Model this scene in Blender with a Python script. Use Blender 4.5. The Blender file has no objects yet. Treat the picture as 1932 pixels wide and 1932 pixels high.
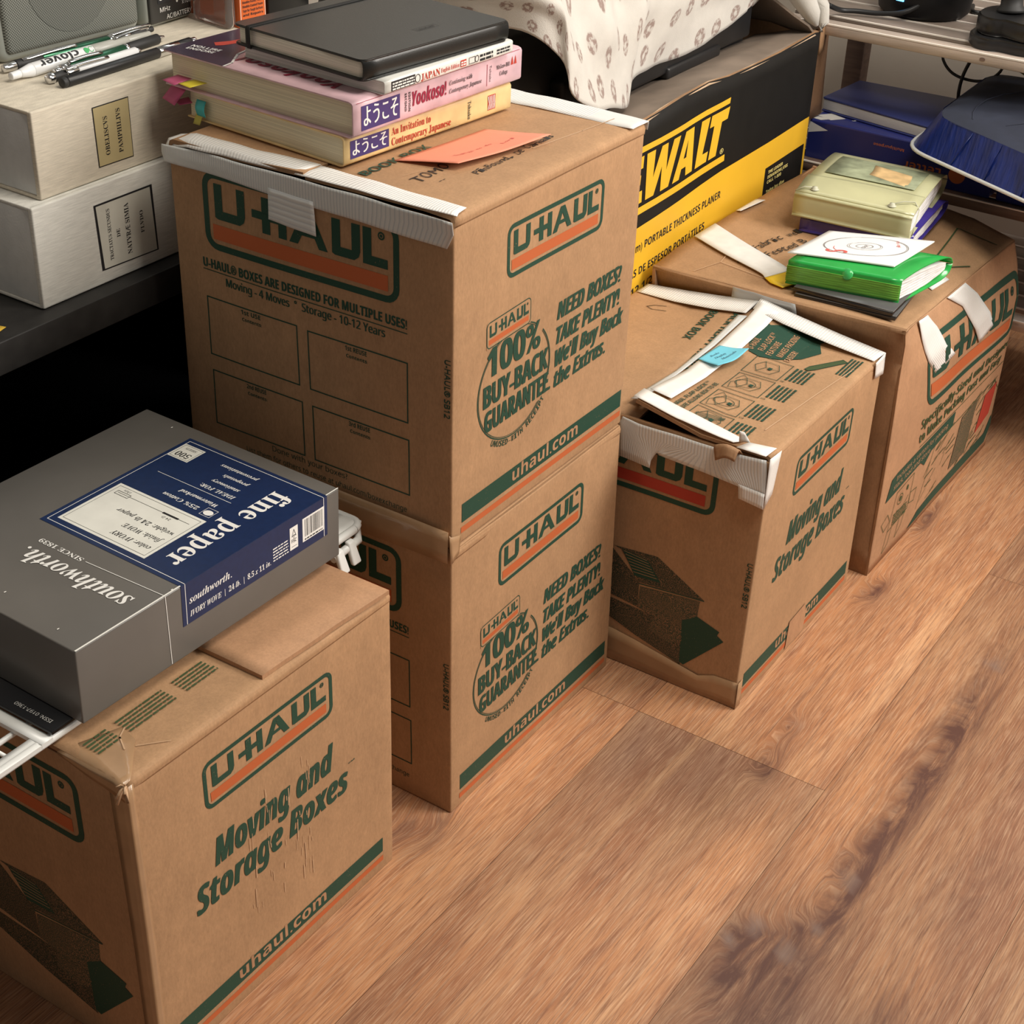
import bpy, bmesh, math, random
from mathutils import Vector, Matrix, noise
random.seed(7)
V = Vector
SC = bpy.context.scene
COL = SC.collection

# ---------------------------------------------------------------- camera
# world axes: X runs along the row of boxes (away to the right), Y towards the desk, Z up
cd = bpy.data.cameras.new('camera')
cam = bpy.data.objects.new('camera', cd)
COL.objects.link(cam)
_p, _ro, _yaw = math.radians(31.678265), math.radians(2.282307), math.radians(-57.6)
cam.matrix_world = (Matrix.Translation((0, 0, 1.119313)) @ Matrix.Rotation(_yaw, 4, 'Z')
                    @ Matrix.Rotation(math.pi / 2 - _p, 4, 'X') @ Matrix.Rotation(_ro, 4, 'Z'))
cd.sensor_width = 36
cd.lens = 36 * 3022.39 / 1932
cd.clip_start = .02
SC.camera = cam

# ---------------------------------------------------------------- world, lights, exposure
w = bpy.data.worlds.new('world')
SC.world = w
w.use_nodes = True
w.node_tree.nodes['Background'].inputs[0].default_value = (1.0, .93, .85, 1)
w.node_tree.nodes['Background'].inputs[1].default_value = .17

def area(name, loc, target, sx, sy, power, col):
    l = bpy.data.lights.new(name, 'AREA')
    l.shape = 'RECTANGLE'
    l.size, l.size_y, l.energy, l.color = sx, sy, power, col
    o = bpy.data.objects.new(name, l)
    o.location = loc
    o.rotation_euler = (V(target) - V(loc)).to_track_quat('-Z', 'Y').to_euler()
    COL.objects.link(o)
    return o
area('window_light', (2.25, -1.05, 1.65), (1.35, .65, .25), 1.0, 1.0, 62, (1.0, .94, .87))
area('ceiling_light', (1.15, -.15, 2.25), (1.25, .85, 0), .7, .7, 27, (1.0, .92, .80))
area('far_window_light', (2.50, 1.30, 1.75), (1.2, .7, .6), .9, 1.0, 6.5, (.95, 1.0, .98))
SC.view_settings.view_transform = 'Standard'
SC.view_settings.look = 'None'
SC.view_settings.gamma = 1
SC.view_settings.use_curve_mapping = False
SC.view_settings.exposure = 0

# ---------------------------------------------------------------- materials
def nodes(m):
    m.use_nodes = True
    return m.node_tree, m.node_tree.nodes['Principled BSDF']

def M(name, col, rough=.6, amt=0.0, scale=40, stretch=(1, 1, 1), bump=0.0, bscale=300, metal=0.0, spec=.5,
      emis=None, trans=0.0, alpha=1.0, detail=3, sss=0.0, sheen=0.0, coat=0.0, space='Object'):
    """plain procedural surface: base colour broken up by stretched noise, optional bump"""
    m = bpy.data.materials.new(name)
    nt, b = nodes(m)
    L = nt.links
    b.inputs['Roughness'].default_value = rough
    b.inputs['Metallic'].default_value = metal
    b.inputs['Specular IOR Level'].default_value = spec
    b.inputs['Base Color'].default_value = (*col, 1)
    b.inputs['Transmission Weight'].default_value = trans
    b.inputs['Alpha'].default_value = alpha
    b.inputs['Coat Weight'].default_value = coat
    b.inputs['Sheen Weight'].default_value = sheen
    if sss: b.inputs['Subsurface Weight'].default_value = sss; b.inputs['Subsurface Scale'].default_value = .01
    if emis:
        b.inputs['Emission Color'].default_value = (*emis[0], 1)
        b.inputs['Emission Strength'].default_value = emis[1]
    tc = nt.nodes.new('ShaderNodeTexCoord')
    mp = nt.nodes.new('ShaderNodeMapping')
    mp.inputs['Scale'].default_value = stretch
    L.new(tc.outputs[space], mp.inputs['Vector'])
    if amt:
        n = nt.nodes.new('ShaderNodeTexNoise')
        n.inputs['Scale'].default_value = scale
        n.inputs['Detail'].default_value = detail
        L.new(mp.outputs[0], n.inputs['Vector'])
        r = nt.nodes.new('ShaderNodeMapRange')
        r.inputs['From Min'].default_value, r.inputs['From Max'].default_value = .3, .7
        r.inputs['To Min'].default_value, r.inputs['To Max'].default_value = 1 - amt, 1 + amt
        L.new(n.outputs['Fac'], r.inputs['Value'])
        x = nt.nodes.new('ShaderNodeVectorMath'); x.operation = 'SCALE'
        x.inputs[0].default_value = col
        L.new(r.outputs[0], x.inputs['Scale'])
        L.new(x.outputs[0], b.inputs['Base Color'])
    if bump:
        n2 = nt.nodes.new('ShaderNodeTexNoise')
        n2.inputs['Scale'].default_value = bscale
        L.new(mp.outputs[0], n2.inputs['Vector'])
        bu = nt.nodes.new('ShaderNodeBump')
        bu.inputs['Strength'].default_value = bump
        bu.inputs['Distance'].default_value = .001
        L.new(n2.outputs['Fac'], bu.inputs['Height'])
        L.new(bu.outputs[0], b.inputs['Normal'])
    return m

def cardboard(name, col, seed=0.0, stains=0.12):
    m = bpy.data.materials.new(name)
    nt, b = nodes(m); L = nt.links; N = nt.nodes.new
    b.inputs['Roughness'].default_value = .72
    b.inputs['Specular IOR Level'].default_value = .25
    tc = N('ShaderNodeTexCoord')
    def nz(scale, st, det=3, rough=.6):
        mp = N('ShaderNodeMapping'); mp.inputs['Scale'].default_value = st
        mp.inputs['Location'].default_value = (seed, seed * .7, 0)
        L.new(tc.outputs['Object'], mp.inputs['Vector'])
        n = N('ShaderNodeTexNoise'); n.inputs['Scale'].default_value = scale
        n.inputs['Detail'].default_value = det; n.inputs['Roughness'].default_value = rough
        L.new(mp.outputs[0], n.inputs['Vector']); return n
    def mr(src, a, c):
        r = N('ShaderNodeMapRange'); r.inputs['From Min'].default_value = .3; r.inputs['From Max'].default_value = .7
        r.inputs['To Min'].default_value = a; r.inputs['To Max'].default_value = c
        L.new(src, r.inputs['Value']); return r.outputs[0]
    fib = nz(420, (1, 1, .45), 4, .7); blot = nz(9, (1, 1, 1), 4); mid = nz(70, (1, 1, .5), 3)
    a = mr(fib.outputs['Fac'], .88, 1.10); c = mr(blot.outputs['Fac'], 1 - stains, 1 + stains * .6); d = mr(mid.outputs['Fac'], .94, 1.05)
    m1 = N('ShaderNodeMath'); m1.operation = 'MULTIPLY'; L.new(a, m1.inputs[0]); L.new(c, m1.inputs[1])
    m2 = N('ShaderNodeMath'); m2.operation = 'MULTIPLY'; L.new(m1.outputs[0], m2.inputs[0]); L.new(d, m2.inputs[1])
    x = N('ShaderNodeVectorMath'); x.operation = 'SCALE'; x.inputs[0].default_value = col
    L.new(m2.outputs[0], x.inputs['Scale']); L.new(x.outputs[0], b.inputs['Base Color'])
    bu = N('ShaderNodeBump'); bu.inputs['Strength'].default_value = .12; bu.inputs['Distance'].default_value = .001
    L.new(fib.outputs['Fac'], bu.inputs['Height']); L.new(bu.outputs[0], b.inputs['Normal'])
    return m

def ink(name, col, under=(.42, .235, .12), cover=.93, scale=900, rough=.6):
    """printing ink on kraft board: the board shows through in fine specks"""
    m = bpy.data.materials.new(name)
    nt, b = nodes(m); L = nt.links; N = nt.nodes.new
    b.inputs['Roughness'].default_value = rough
    b.inputs['Specular IOR Level'].default_value = .3
    tc = N('ShaderNodeTexCoord')
    n = N('ShaderNodeTexNoise'); n.inputs['Scale'].default_value = scale; n.inputs['Detail'].default_value = 4
    L.new(tc.outputs['Object'], n.inputs['Vector'])
    r = N('ShaderNodeMapRange')
    # cover near 1: almost solid ink; lower: half-tone
    r.inputs['From Min'].default_value = .5 + (cover - .5) * .42
    r.inputs['From Max'].default_value = .5 + (cover - .5) * .42 + .07
    r.inputs['To Min'].default_value = 0; r.inputs['To Max'].default_value = 1
    inv = N('ShaderNodeMath'); inv.operation = 'SUBTRACT'; inv.inputs[0].default_value = 1
    L.new(n.outputs['Fac'], r.inputs['Value']); L.new(r.outputs[0], inv.inputs[1])
    mx = N('ShaderNodeMix'); mx.data_type = 'RGBA'
    mx.inputs[6].default_value = (*under, 1); mx.inputs[7].default_value = (*col, 1)
    L.new(inv.outputs[0], mx.inputs[0]); L.new(mx.outputs[2], b.inputs['Base Color'])
    return m

def striped(name, col, dark, freq, rough=.5, bump=.4, axis=0):
    """tape: fine ribs across its length (UVs are in metres)"""
    m = bpy.data.materials.new(name)
    nt, b = nodes(m); L = nt.links; N = nt.nodes.new
    b.inputs['Roughness'].default_value = rough
    uv = N('ShaderNodeUVMap'); sp = N('ShaderNodeSeparateXYZ'); L.new(uv.outputs[0], sp.inputs[0])
    mu = N('ShaderNodeMath'); mu.operation = 'MULTIPLY'; mu.inputs[1].default_value = freq * 6.283
    L.new(sp.outputs[axis], mu.inputs[0])
    nz = N('ShaderNodeTexNoise'); nz.inputs['Scale'].default_value = 90; L.new(uv.outputs[0], nz.inputs['Vector'])
    ad = N('ShaderNodeMath'); ad.operation = 'MULTIPLY_ADD'; ad.inputs[1].default_value = 1.2
    L.new(nz.outputs['Fac'], ad.inputs[0]); L.new(mu.outputs[0], ad.inputs[2])
    sn = N('ShaderNodeMath'); sn.operation = 'SINE'; L.new(ad.outputs[0], sn.inputs[0])
    r = N('ShaderNodeMapRange'); r.inputs['From Min'].default_value = .35; r.inputs['From Max'].default_value = 1
    L.new(sn.outputs[0], r.inputs['Value'])
    mx = N('ShaderNodeMix'); mx.data_type = 'RGBA'
    mx.inputs[6].default_value = (*col, 1); mx.inputs[7].default_value = (*dark, 1)
    L.new(r.outputs[0], mx.inputs[0]); L.new(mx.outputs[2], b.inputs['Base Color'])
    bu = N('ShaderNodeBump'); bu.inputs['Strength'].default_value = bump; bu.inputs['Distance'].default_value = -.0006
    L.new(sn.outputs[0], bu.inputs['Height']); L.new(bu.outputs[0], b.inputs['Normal'])
    return m

def pages(name, col, freq=900):
    """book block: thin sheets stacked along Z"""
    m = bpy.data.materials.new(name)
    nt, b = nodes(m); L = nt.links; N = nt.nodes.new
    b.inputs['Roughness'].default_value = .8
    tc = N('ShaderNodeTexCoord'); mp = N('ShaderNodeMapping'); mp.inputs['Scale'].default_value = (4, 4, freq)
    L.new(tc.outputs['Object'], mp.inputs['Vector'])
    n = N('ShaderNodeTexNoise'); n.inputs['Scale'].default_value = 1.0; n.inputs['Detail'].default_value = 4
    L.new(mp.outputs[0], n.inputs['Vector'])
    r = N('ShaderNodeMapRange'); r.inputs['From Min'].default_value = .3; r.inputs['From Max'].default_value = .7
    r.inputs['To Min'].default_value = .72; r.inputs['To Max'].default_value = 1.08
    L.new(n.outputs['Fac'], r.inputs['Value'])
    x = N('ShaderNodeVectorMath'); x.operation = 'SCALE'; x.inputs[0].default_value = col
    L.new(r.outputs[0], x.inputs['Scale']); L.new(x.outputs[0], b.inputs['Base Color'])
    bu = N('ShaderNodeBump'); bu.inputs['Strength'].default_value = .5; bu.inputs['Distance'].default_value = .0004
    L.new(n.outputs['Fac'], bu.inputs['Height']); L.new(bu.outputs[0], b.inputs['Normal'])
    return m

KRAFT = (.425, .252, .135)
m_kraft = cardboard('kraft_board', KRAFT)
m_kraft2 = cardboard('kraft_board_redder', (.435, .245, .135), 3.0)
m_kraftin_shade = cardboard('kraft_board_inside_and_shade', (.33, .19, .10), 6.0, .2)
m_green = ink('green_ink', (.018, .062, .040))
m_green2 = ink('olive_green_ink', (.055, .085, .035))
m_greenhalf = ink('green_halftone_ink', (.03, .055, .035), (.36, .19, .10), .53, 1500)
m_greenfine = ink('green_texture_ink', (.022, .04, .026), (.30, .165, .09), .55, 1300)
m_orange = ink('orange_ink', (.50, .125, .042))
m_red = ink('red_ink', (.42, .05, .03))
m_pen = M('black_marker', (.02, .018, .015), .6)
m_fade = ink('rubbed_board', (.55, .36, .22), KRAFT, .80, 500)
m_tape = striped('white_ribbed_tape', (.80, .79, .76), (.66, .66, .65), 330, bump=.22)
m_tapeg = striped('grey_white_ribbed_tape', (.70, .72, .71), (.54, .58, .60), 330, bump=.22)
m_tapeflat = M('smooth_white_tape', (.80, .79, .76), .45, .05, 60)
m_clear = M('brown_packing_tape', (.37, .225, .12), .25, .12, 30, coat=.4)
m_black = M('black_lacquer', (.006, .006, .007), .45, spec=.3)
m_blackp = M('black_plastic', (.012, .012, .013), .4, .2, 30)
m_white = M('white_plastic', (.75, .76, .74), .35)
m_whitep = M('white_print', (.80, .79, .76), .6)
m_blackpr = M('black_print', (.012, .012, .014), .6)

# ---------------------------------------------------------------- object bookkeeping
def thing(name, label, cat, loc=(0, 0, 0), group=None):
    o = bpy.data.objects.new(name, None)
    o.empty_display_size = .02
    o.location = loc
    o['label'] = label; o['category'] = cat
    if group: o['group'] = group
    COL.objects.link(o)
    return o

class MB:
    """collects geometry in world coordinates and links it as ONE mesh object"""
    def __init__(s, smooth=True):
        s.bm = bmesh.new(); s.mats = []; s.uv = s.bm.loops.layers.uv.new('UVMap'); s.smooth = smooth
    def mi(s, m):
        if m not in s.mats: s.mats.append(m)
        return s.mats.index(m)
    def face(s, vs, m, uvs=None, smooth=None):
        try: f = s.bm.faces.new(vs)
        except ValueError: return None
        f.material_index = s.mi(m); f.smooth = s.smooth if smooth is None else smooth
        if uvs:
            for l, t in zip(f.loops, uvs): l[s.uv].uv = t
        return f
    def quad(s, pts, m):
        return s.face([s.bm.verts.new(p) for p in pts], m, smooth=False)
    def grid(s, P, m, uv=None, flip=False, close=False):
        """P: rows of points"""
        vs = [[s.bm.verts.new(p) for p in row] for row in P]
        n, k = len(P), len(P[0])
        for i in range(n - 1):
            for j in range(k - (0 if close else 1)):
                j2 = (j + 1) % k
                q = [vs[i][j], vs[i + 1][j], vs[i + 1][j2], vs[i][j2]]
                u = None
                if uv: u = [uv(i, j), uv(i + 1, j), uv(i + 1, j + 1), uv(i, j + 1)]
                if flip: q.reverse(); u = u[::-1] if u else None
                s.face(q, m, u)
        return vs
    def box(s, a, b, m, bev=0.0, seg=2, rot=None, org=None):
        """axis box between corners a, b, optionally turned about Z at org"""
        t = bmesh.new(); bmesh.ops.create_cube(t, size=1)
        a, b = V(a), V(b); c = (a + b) / 2; d = b - a
        for v in t.verts: v.co = V((v.co.x * d.x, v.co.y * d.y, v.co.z * d.z)) + c
        if bev: bmesh.ops.bevel(t, geom=t.edges[:], offset=bev, segments=seg, profile=.5, affect='EDGES')
        if rot is not None:
            Rm = rot if isinstance(rot, Matrix) else Matrix.Rotation(rot, 3, 'Z')
            o = V(org) if org else c
            for v in t.verts: v.co = Rm @ (v.co - o) + o
        s.absorb(t, m, bool(bev))
    def absorb(s, t, m=None, smooth=False, mats=None):
        mp = {}
        for v in t.verts: mp[v] = s.bm.verts.new(v.co)
        for f in t.faces:
            g = s.face([mp[v] for v in f.verts], mats[f.material_index] if mats else m, smooth=smooth)
        t.free()
    def hexa(s, c, m, n=1, r=.002, seg=3, disp=None, skip=()):
        s.rb = RBox(c, r, disp); s.rb.build(s, m, seg, n, skip); return s.rb
    def tube(s, pts, r, m, k=8, caps=True, rr=None):
        pts = [V(p) for p in pts]; rows = []
        for i, p in enumerate(pts):
            a = pts[max(i - 1, 0)]; b = pts[min(i + 1, len(pts) - 1)]
            t = (b - a).normalized()
            up = V((0, 0, 1)) if abs(t.z) < .9 else V((1, 0, 0))
            x = t.cross(up).normalized(); y = x.cross(t).normalized()
            q = rr[i] if rr else r
            rows.append([p + (x * math.cos(2 * math.pi * j / k) + y * math.sin(2 * math.pi * j / k)) * q for j in range(k)])
        vs = s.grid(rows, m, close=True)
        if caps:
            s.face(vs[0], m, smooth=False); s.face(vs[-1][::-1], m, smooth=False)
    def lathe(s, prof, m, ax0, axd, k=24):
        """prof: (radius, distance along axis)"""
        axd = V(axd).normalized(); up = V((0, 0, 1)) if abs(axd.z) < .9 else V((1, 0, 0))
        x = axd.cross(up).normalized(); y = axd.cross(x)
        rows = [[V(ax0) + axd * h + (x * math.cos(2 * math.pi * j / k) + y * math.sin(2 * math.pi * j / k)) * max(r, 1e-5)
                 for j in range(k)] for r, h in prof]
        s.grid(rows, m, close=True, flip=False)
    def net(s, rows, m, sub=(4, 4), t=.0003, smooth=False, disp=None, uvs=1.0, mback=None):
        N = Net(rows, smooth, disp); N.build(s, m, sub, t, mback or m); return N
    def put(s, P, fmap, step=0, lift=.00025, dl=.00007):
        """lay flat print P on a surface: fmap(x, y) -> (point, normal)"""
        for k, (vs, fs, m) in enumerate(P.items):
            t = bmesh.new()
            bv = [t.verts.new((x, y, 0)) for x, y in vs]
            for f in fs:
                try: t.faces.new([bv[i] for i in f])
                except ValueError: pass
            if step:
                xs = [v[0] for v in vs]; ys = [v[1] for v in vs]
                for ax, lo, hi in ((0, min(xs), max(xs)), (1, min(ys), max(ys))):
                    q = math.floor(lo / step) * step + step
                    while q < hi - 1e-6:
                        co = V((q, 0, 0)) if ax == 0 else V((0, q, 0)); no = V((1, 0, 0)) if ax == 0 else V((0, 1, 0))
                        bmesh.ops.bisect_plane(t, geom=t.verts[:] + t.edges[:] + t.faces[:], dist=1e-7, plane_co=co, plane_no=no)
                        q += step
            for v in t.verts:
                p, n = fmap(v.co.x, v.co.y)
                v.co = p + n * (lift + dl * (P.layer[k]))
            s.absorb(t, m, False)
    def link(s, name, parent=None, kind=None, label=None, cat=None, group=None, loc=None):
        off = V(parent.matrix_world.translation) if parent else V(loc or (0, 0, 0))
        if parent is not None:
            off = V((0, 0, 0)); q = parent
            while q is not None: off += V(q.location); q = q.parent
        bmesh.ops.recalc_face_normals(s.bm, faces=[f for f in s.bm.faces if f.smooth]) if False else None
        for v in s.bm.verts: v.co -= off
        me = bpy.data.meshes.new(name); s.bm.to_mesh(me); s.bm.free()
        for m in s.mats: me.materials.append(m)
        o = bpy.data.objects.new(name, me); COL.objects.link(o)
        if parent: o.parent = parent
        else: o.location = off
        if kind: o['kind'] = kind
        if label: o['label'] = label
        if cat: o['category'] = cat
        if group: o['group'] = group
        return o

def wob(amp, fr, seed=0.0):
    def f(p):
        q = p * fr + V((seed, seed, seed))
        return p + noise.noise_vector(q) * amp
    return f

class RBox:
    """rounded box between 8 corners (any hexahedron); corner order: z0 (00,10,11,01), z1 the same"""
    def __init__(s, c, r=.002, disp=None):
        s.c = [V(p) for p in c]; s.r = r; s.disp = disp
        s.L = V(((s.c[1] - s.c[0]).length, (s.c[3] - s.c[0]).length, (s.c[4] - s.c[0]).length))
    def tri(s, x, y, z):
        c = s.c; a, b, g = x / s.L.x, y / s.L.y, z / s.L.z
        lo = (c[0] * (1 - a) + c[1] * a) * (1 - b) + (c[3] * (1 - a) + c[2] * a) * b
        hi = (c[4] * (1 - a) + c[5] * a) * (1 - b) + (c[7] * (1 - a) + c[6] * a) * b
        return lo * (1 - g) + hi * g
    def pt(s, x, y, z):
        p = s.tri(x, y, z); return s.disp(p) if s.disp else p
    def samples(s, L, seg, n):
        r = s.r; a = [r * (1 - math.cos(math.pi / 2 * i / seg)) for i in range(seg + 1)] if r else [0]
        k = max(1, n); mid = [r + (L - 2 * r) * i / k for i in range(1, k)]
        return a + mid + [L - q for q in reversed(a)]
    def rp(s, q):
        r = s.r
        if not r: return s.pt(*q)
        core = V([min(max(q[i], r), s.L[i] - r) for i in range(3)])
        d = V(q) - core
        if d.length > 1e-9:
            nz = [i for i in range(3) if abs(d[i]) > 1e-9]
            if len(nz) > 1: d = d.normalized() * r
        return s.pt(*(core + d))
    def build(s, mb, m, seg=3, n=1, skip=()):
        nn = n if isinstance(n, (tuple, list)) else (n, n, n)
        X = s.samples(s.L.x, seg, nn[0]); Y = s.samples(s.L.y, seg, nn[1]); Z = s.samples(s.L.z, seg, nn[2])
        cache = {}
        def vert(q):
            k = tuple(round(t, 6) for t in q)
            if k not in cache: cache[k] = mb.bm.verts.new(s.rp(q))
            return cache[k]
        def side(A, B, f, flip, nm):
            if nm in skip: return
            mm = m[nm] if isinstance(m, dict) and nm in m else (m['*'] if isinstance(m, dict) else m)
            for i in range(len(A) - 1):
                for j in range(len(B) - 1):
                    q = [f(A[i], B[j]), f(A[i + 1], B[j]), f(A[i + 1], B[j + 1]), f(A[i], B[j + 1])]
                    uv = [(A[i], B[j]), (A[i + 1], B[j]), (A[i + 1], B[j + 1]), (A[i], B[j + 1])]
                    vs = [vert(t) for t in q]
                    if len(set(vs)) < 3: continue
                    if len(set(vs)) < 4:
                        vs2 = []
                        [vs2.append(t) for t in vs if t not in vs2]; vs = vs2; uv = None
                    if flip: vs = vs[::-1]; uv = uv[::-1] if uv else None
                    mb.face(vs, mm, uv)
        Lx, Ly, Lz = s.L
        side(X, Y, lambda a, b: (a, b, 0), True, 'bottom'); side(X, Y, lambda a, b: (a, b, Lz), False, 'top')
        side(X, Z, lambda a, b: (a, 0, b), False, 'front'); side(X, Z, lambda a, b: (a, Ly, b), True, 'back')
        side(Y, Z, lambda a, b: (0, a, b), True, 'left'); side(Y, Z, lambda a, b: (Lx, a, b), False, 'right')
    # print maps: x to the right, y up as one faces the side
    def f_front(s):
        n = (s.c[1] - s.c[0]).cross(s.c[4] - s.c[0]).normalized()
        return lambda x, y: (s.pt(x, 0, y), n)
    def f_left(s):
        n = (s.c[4] - s.c[0]).cross(s.c[3] - s.c[0]).normalized()
        return lambda x, y: (s.pt(0, s.L.y - x, y), n)
    def f_top(s, rot=0):
        n = (s.c[5] - s.c[4]).cross(s.c[7] - s.c[4]).normalized()
        return lambda x, y: (s.pt(x, y, s.L.z), n)

def hexc(near, right, left, z0, z1, near1=None, right1=None, left1=None):
    """8 corners from plan points: near, right (along X), left (along Y)"""
    def ring(n, r, l, z):
        n, r, l = V(n), V(r), V(l); f = r + l - n
        return [V((*p, z)) for p in (n, r, f, l)]
    return ring(near, right, left, z0) + ring(near1 or near, right1 or right, left1 or left, z1)

def cr(p0, p1, p2, p3, t):
    return ((p1 * 2) + (p2 - p0) * t + (p0 * 2 - p1 * 5 + p2 * 4 - p3) * t * t + (p1 * 3 - p0 - p2 * 3 + p3) * t ** 3) * .5

class Net:
    def __init__(s, rows, smooth=False, disp=None):
        s.R = [[V(p) for p in r] for r in rows]; s.smooth = smooth; s.disp = disp
        s.n, s.k = len(rows), len(rows[0])
    def line(s, A, t):
        k = len(A); i = min(int(t), k - 2); f = t - i
        if not s.smooth: return A[i] * (1 - f) + A[i + 1] * f
        g = lambda j: A[j] if 0 <= j < k else (A[0] * 2 - A[1] if j < 0 else A[-1] * 2 - A[-2])
        return cr(g(i - 1), g(i), g(i + 1), g(i + 2), f)
    def ev0(s, u, v):
        """u along a row 0..k-1, v across rows 0..n-1"""
        p = s.line([s.line(r, u) for r in s.R], v)
        return s.disp(p) if s.disp else p
    def ev(s, u, v):
        e = .02; U, W = s.k - 1, s.n - 1
        u = min(max(u, 0), U); v = min(max(v, 0), W)
        p = s.ev0(u, v)
        du = s.ev0(min(u + e, U), v) - s.ev0(max(u - e, 0), v)
        dv = s.ev0(u, min(v + e, W)) - s.ev0(u, max(v - e, 0))
        n = du.cross(dv)
        return p, (n.normalized() if n.length > 1e-12 else V((0, 0, 1)))
    def build(s, mb, m, sub, t, mback):
        nu, nv = (s.k - 1) * sub[0], (s.n - 1) * sub[1]
        top, bot = [], []
        for j in range(nv + 1):
            a, b = [], []
            for i in range(nu + 1):
                p, n = s.ev(i / sub[0], j / sub[1]); a.append(p); b.append(p - n * t)
            top.append(a); bot.append(b)
        Lu = sum((top[0][i + 1] - top[0][i]).length for i in range(nu)); Lv = sum((top[j + 1][0] - top[j][0]).length for j in range(nv))
        uv = lambda j, i: (Lu * i / nu, Lv * j / nv)
        A = mb.grid(top, m, uv, flip=True); B = mb.grid(bot, mback, uv)
        for i in range(nu):
            mb.face([A[0][i], B[0][i], B[0][i + 1], A[0][i + 1]], mback, smooth=False)
            mb.face([A[-1][i + 1], B[-1][i + 1], B[-1][i], A[-1][i]], mback, smooth=False)
        for j in range(nv):
            mb.face([A[j + 1][0], B[j + 1][0], B[j][0], A[j][0]], mback, smooth=False)
            mb.face([A[j][-1], B[j][-1], B[j + 1][-1], A[j + 1][-1]], mback, smooth=False)
    def fmap(s, W, H):
        return lambda x, y: s.ev(x / W * (s.k - 1), y / H * (s.n - 1))

# ---------------------------------------------------------------- lettering
STY = {'p': None, 'B': (0x1D400, 0x1D41A, 0x1D7CE), 'I': (0x1D434, 0x1D44E, None), 'BI': (0x1D468, 0x1D482, 0x1D7CE),
       'S': (0x1D5D4, 0x1D5EE, 0x1D7EC), 'SI': (0x1D63C, 0x1D656, 0x1D7EC), 'N': (0x1D5A0, 0x1D5BA, 0x1D7E2)}
_tc = {}
def glyphs(t, sty):
    k = (t, sty)
    if k in _tc: return _tc[k]
    st = STY[sty]; out = ''
    for ch in t:
        if st and 'A' <= ch <= 'Z': out += chr(st[0] + ord(ch) - 65)
        elif st and 'a' <= ch <= 'z':
            c = st[1] + ord(ch) - 97; out += '\u210e' if c == 0x1D455 else chr(c)
        elif st and st[2] and '0' <= ch <= '9': out += chr(st[2] + ord(ch) - 48)
        else: out += ch
    c = bpy.data.curves.new('lettering', 'FONT'); c.body = out; c.size = 1; c.resolution_u = 3
    o = bpy.data.objects.new('lettering', c); COL.objects.link(o)
    dg = bpy.context.evaluated_depsgraph_get(); me = bpy.data.meshes.new_from_object(o.evaluated_get(dg))
    vs = [(v.co.x, v.co.y) for v in me.vertices]; fs = [tuple(p.vertices) for p in me.polygons]
    bpy.data.objects.remove(o); bpy.data.curves.remove(c); bpy.data.meshes.remove(me)
    _tc[k] = (vs, fs); return _tc[k]

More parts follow.
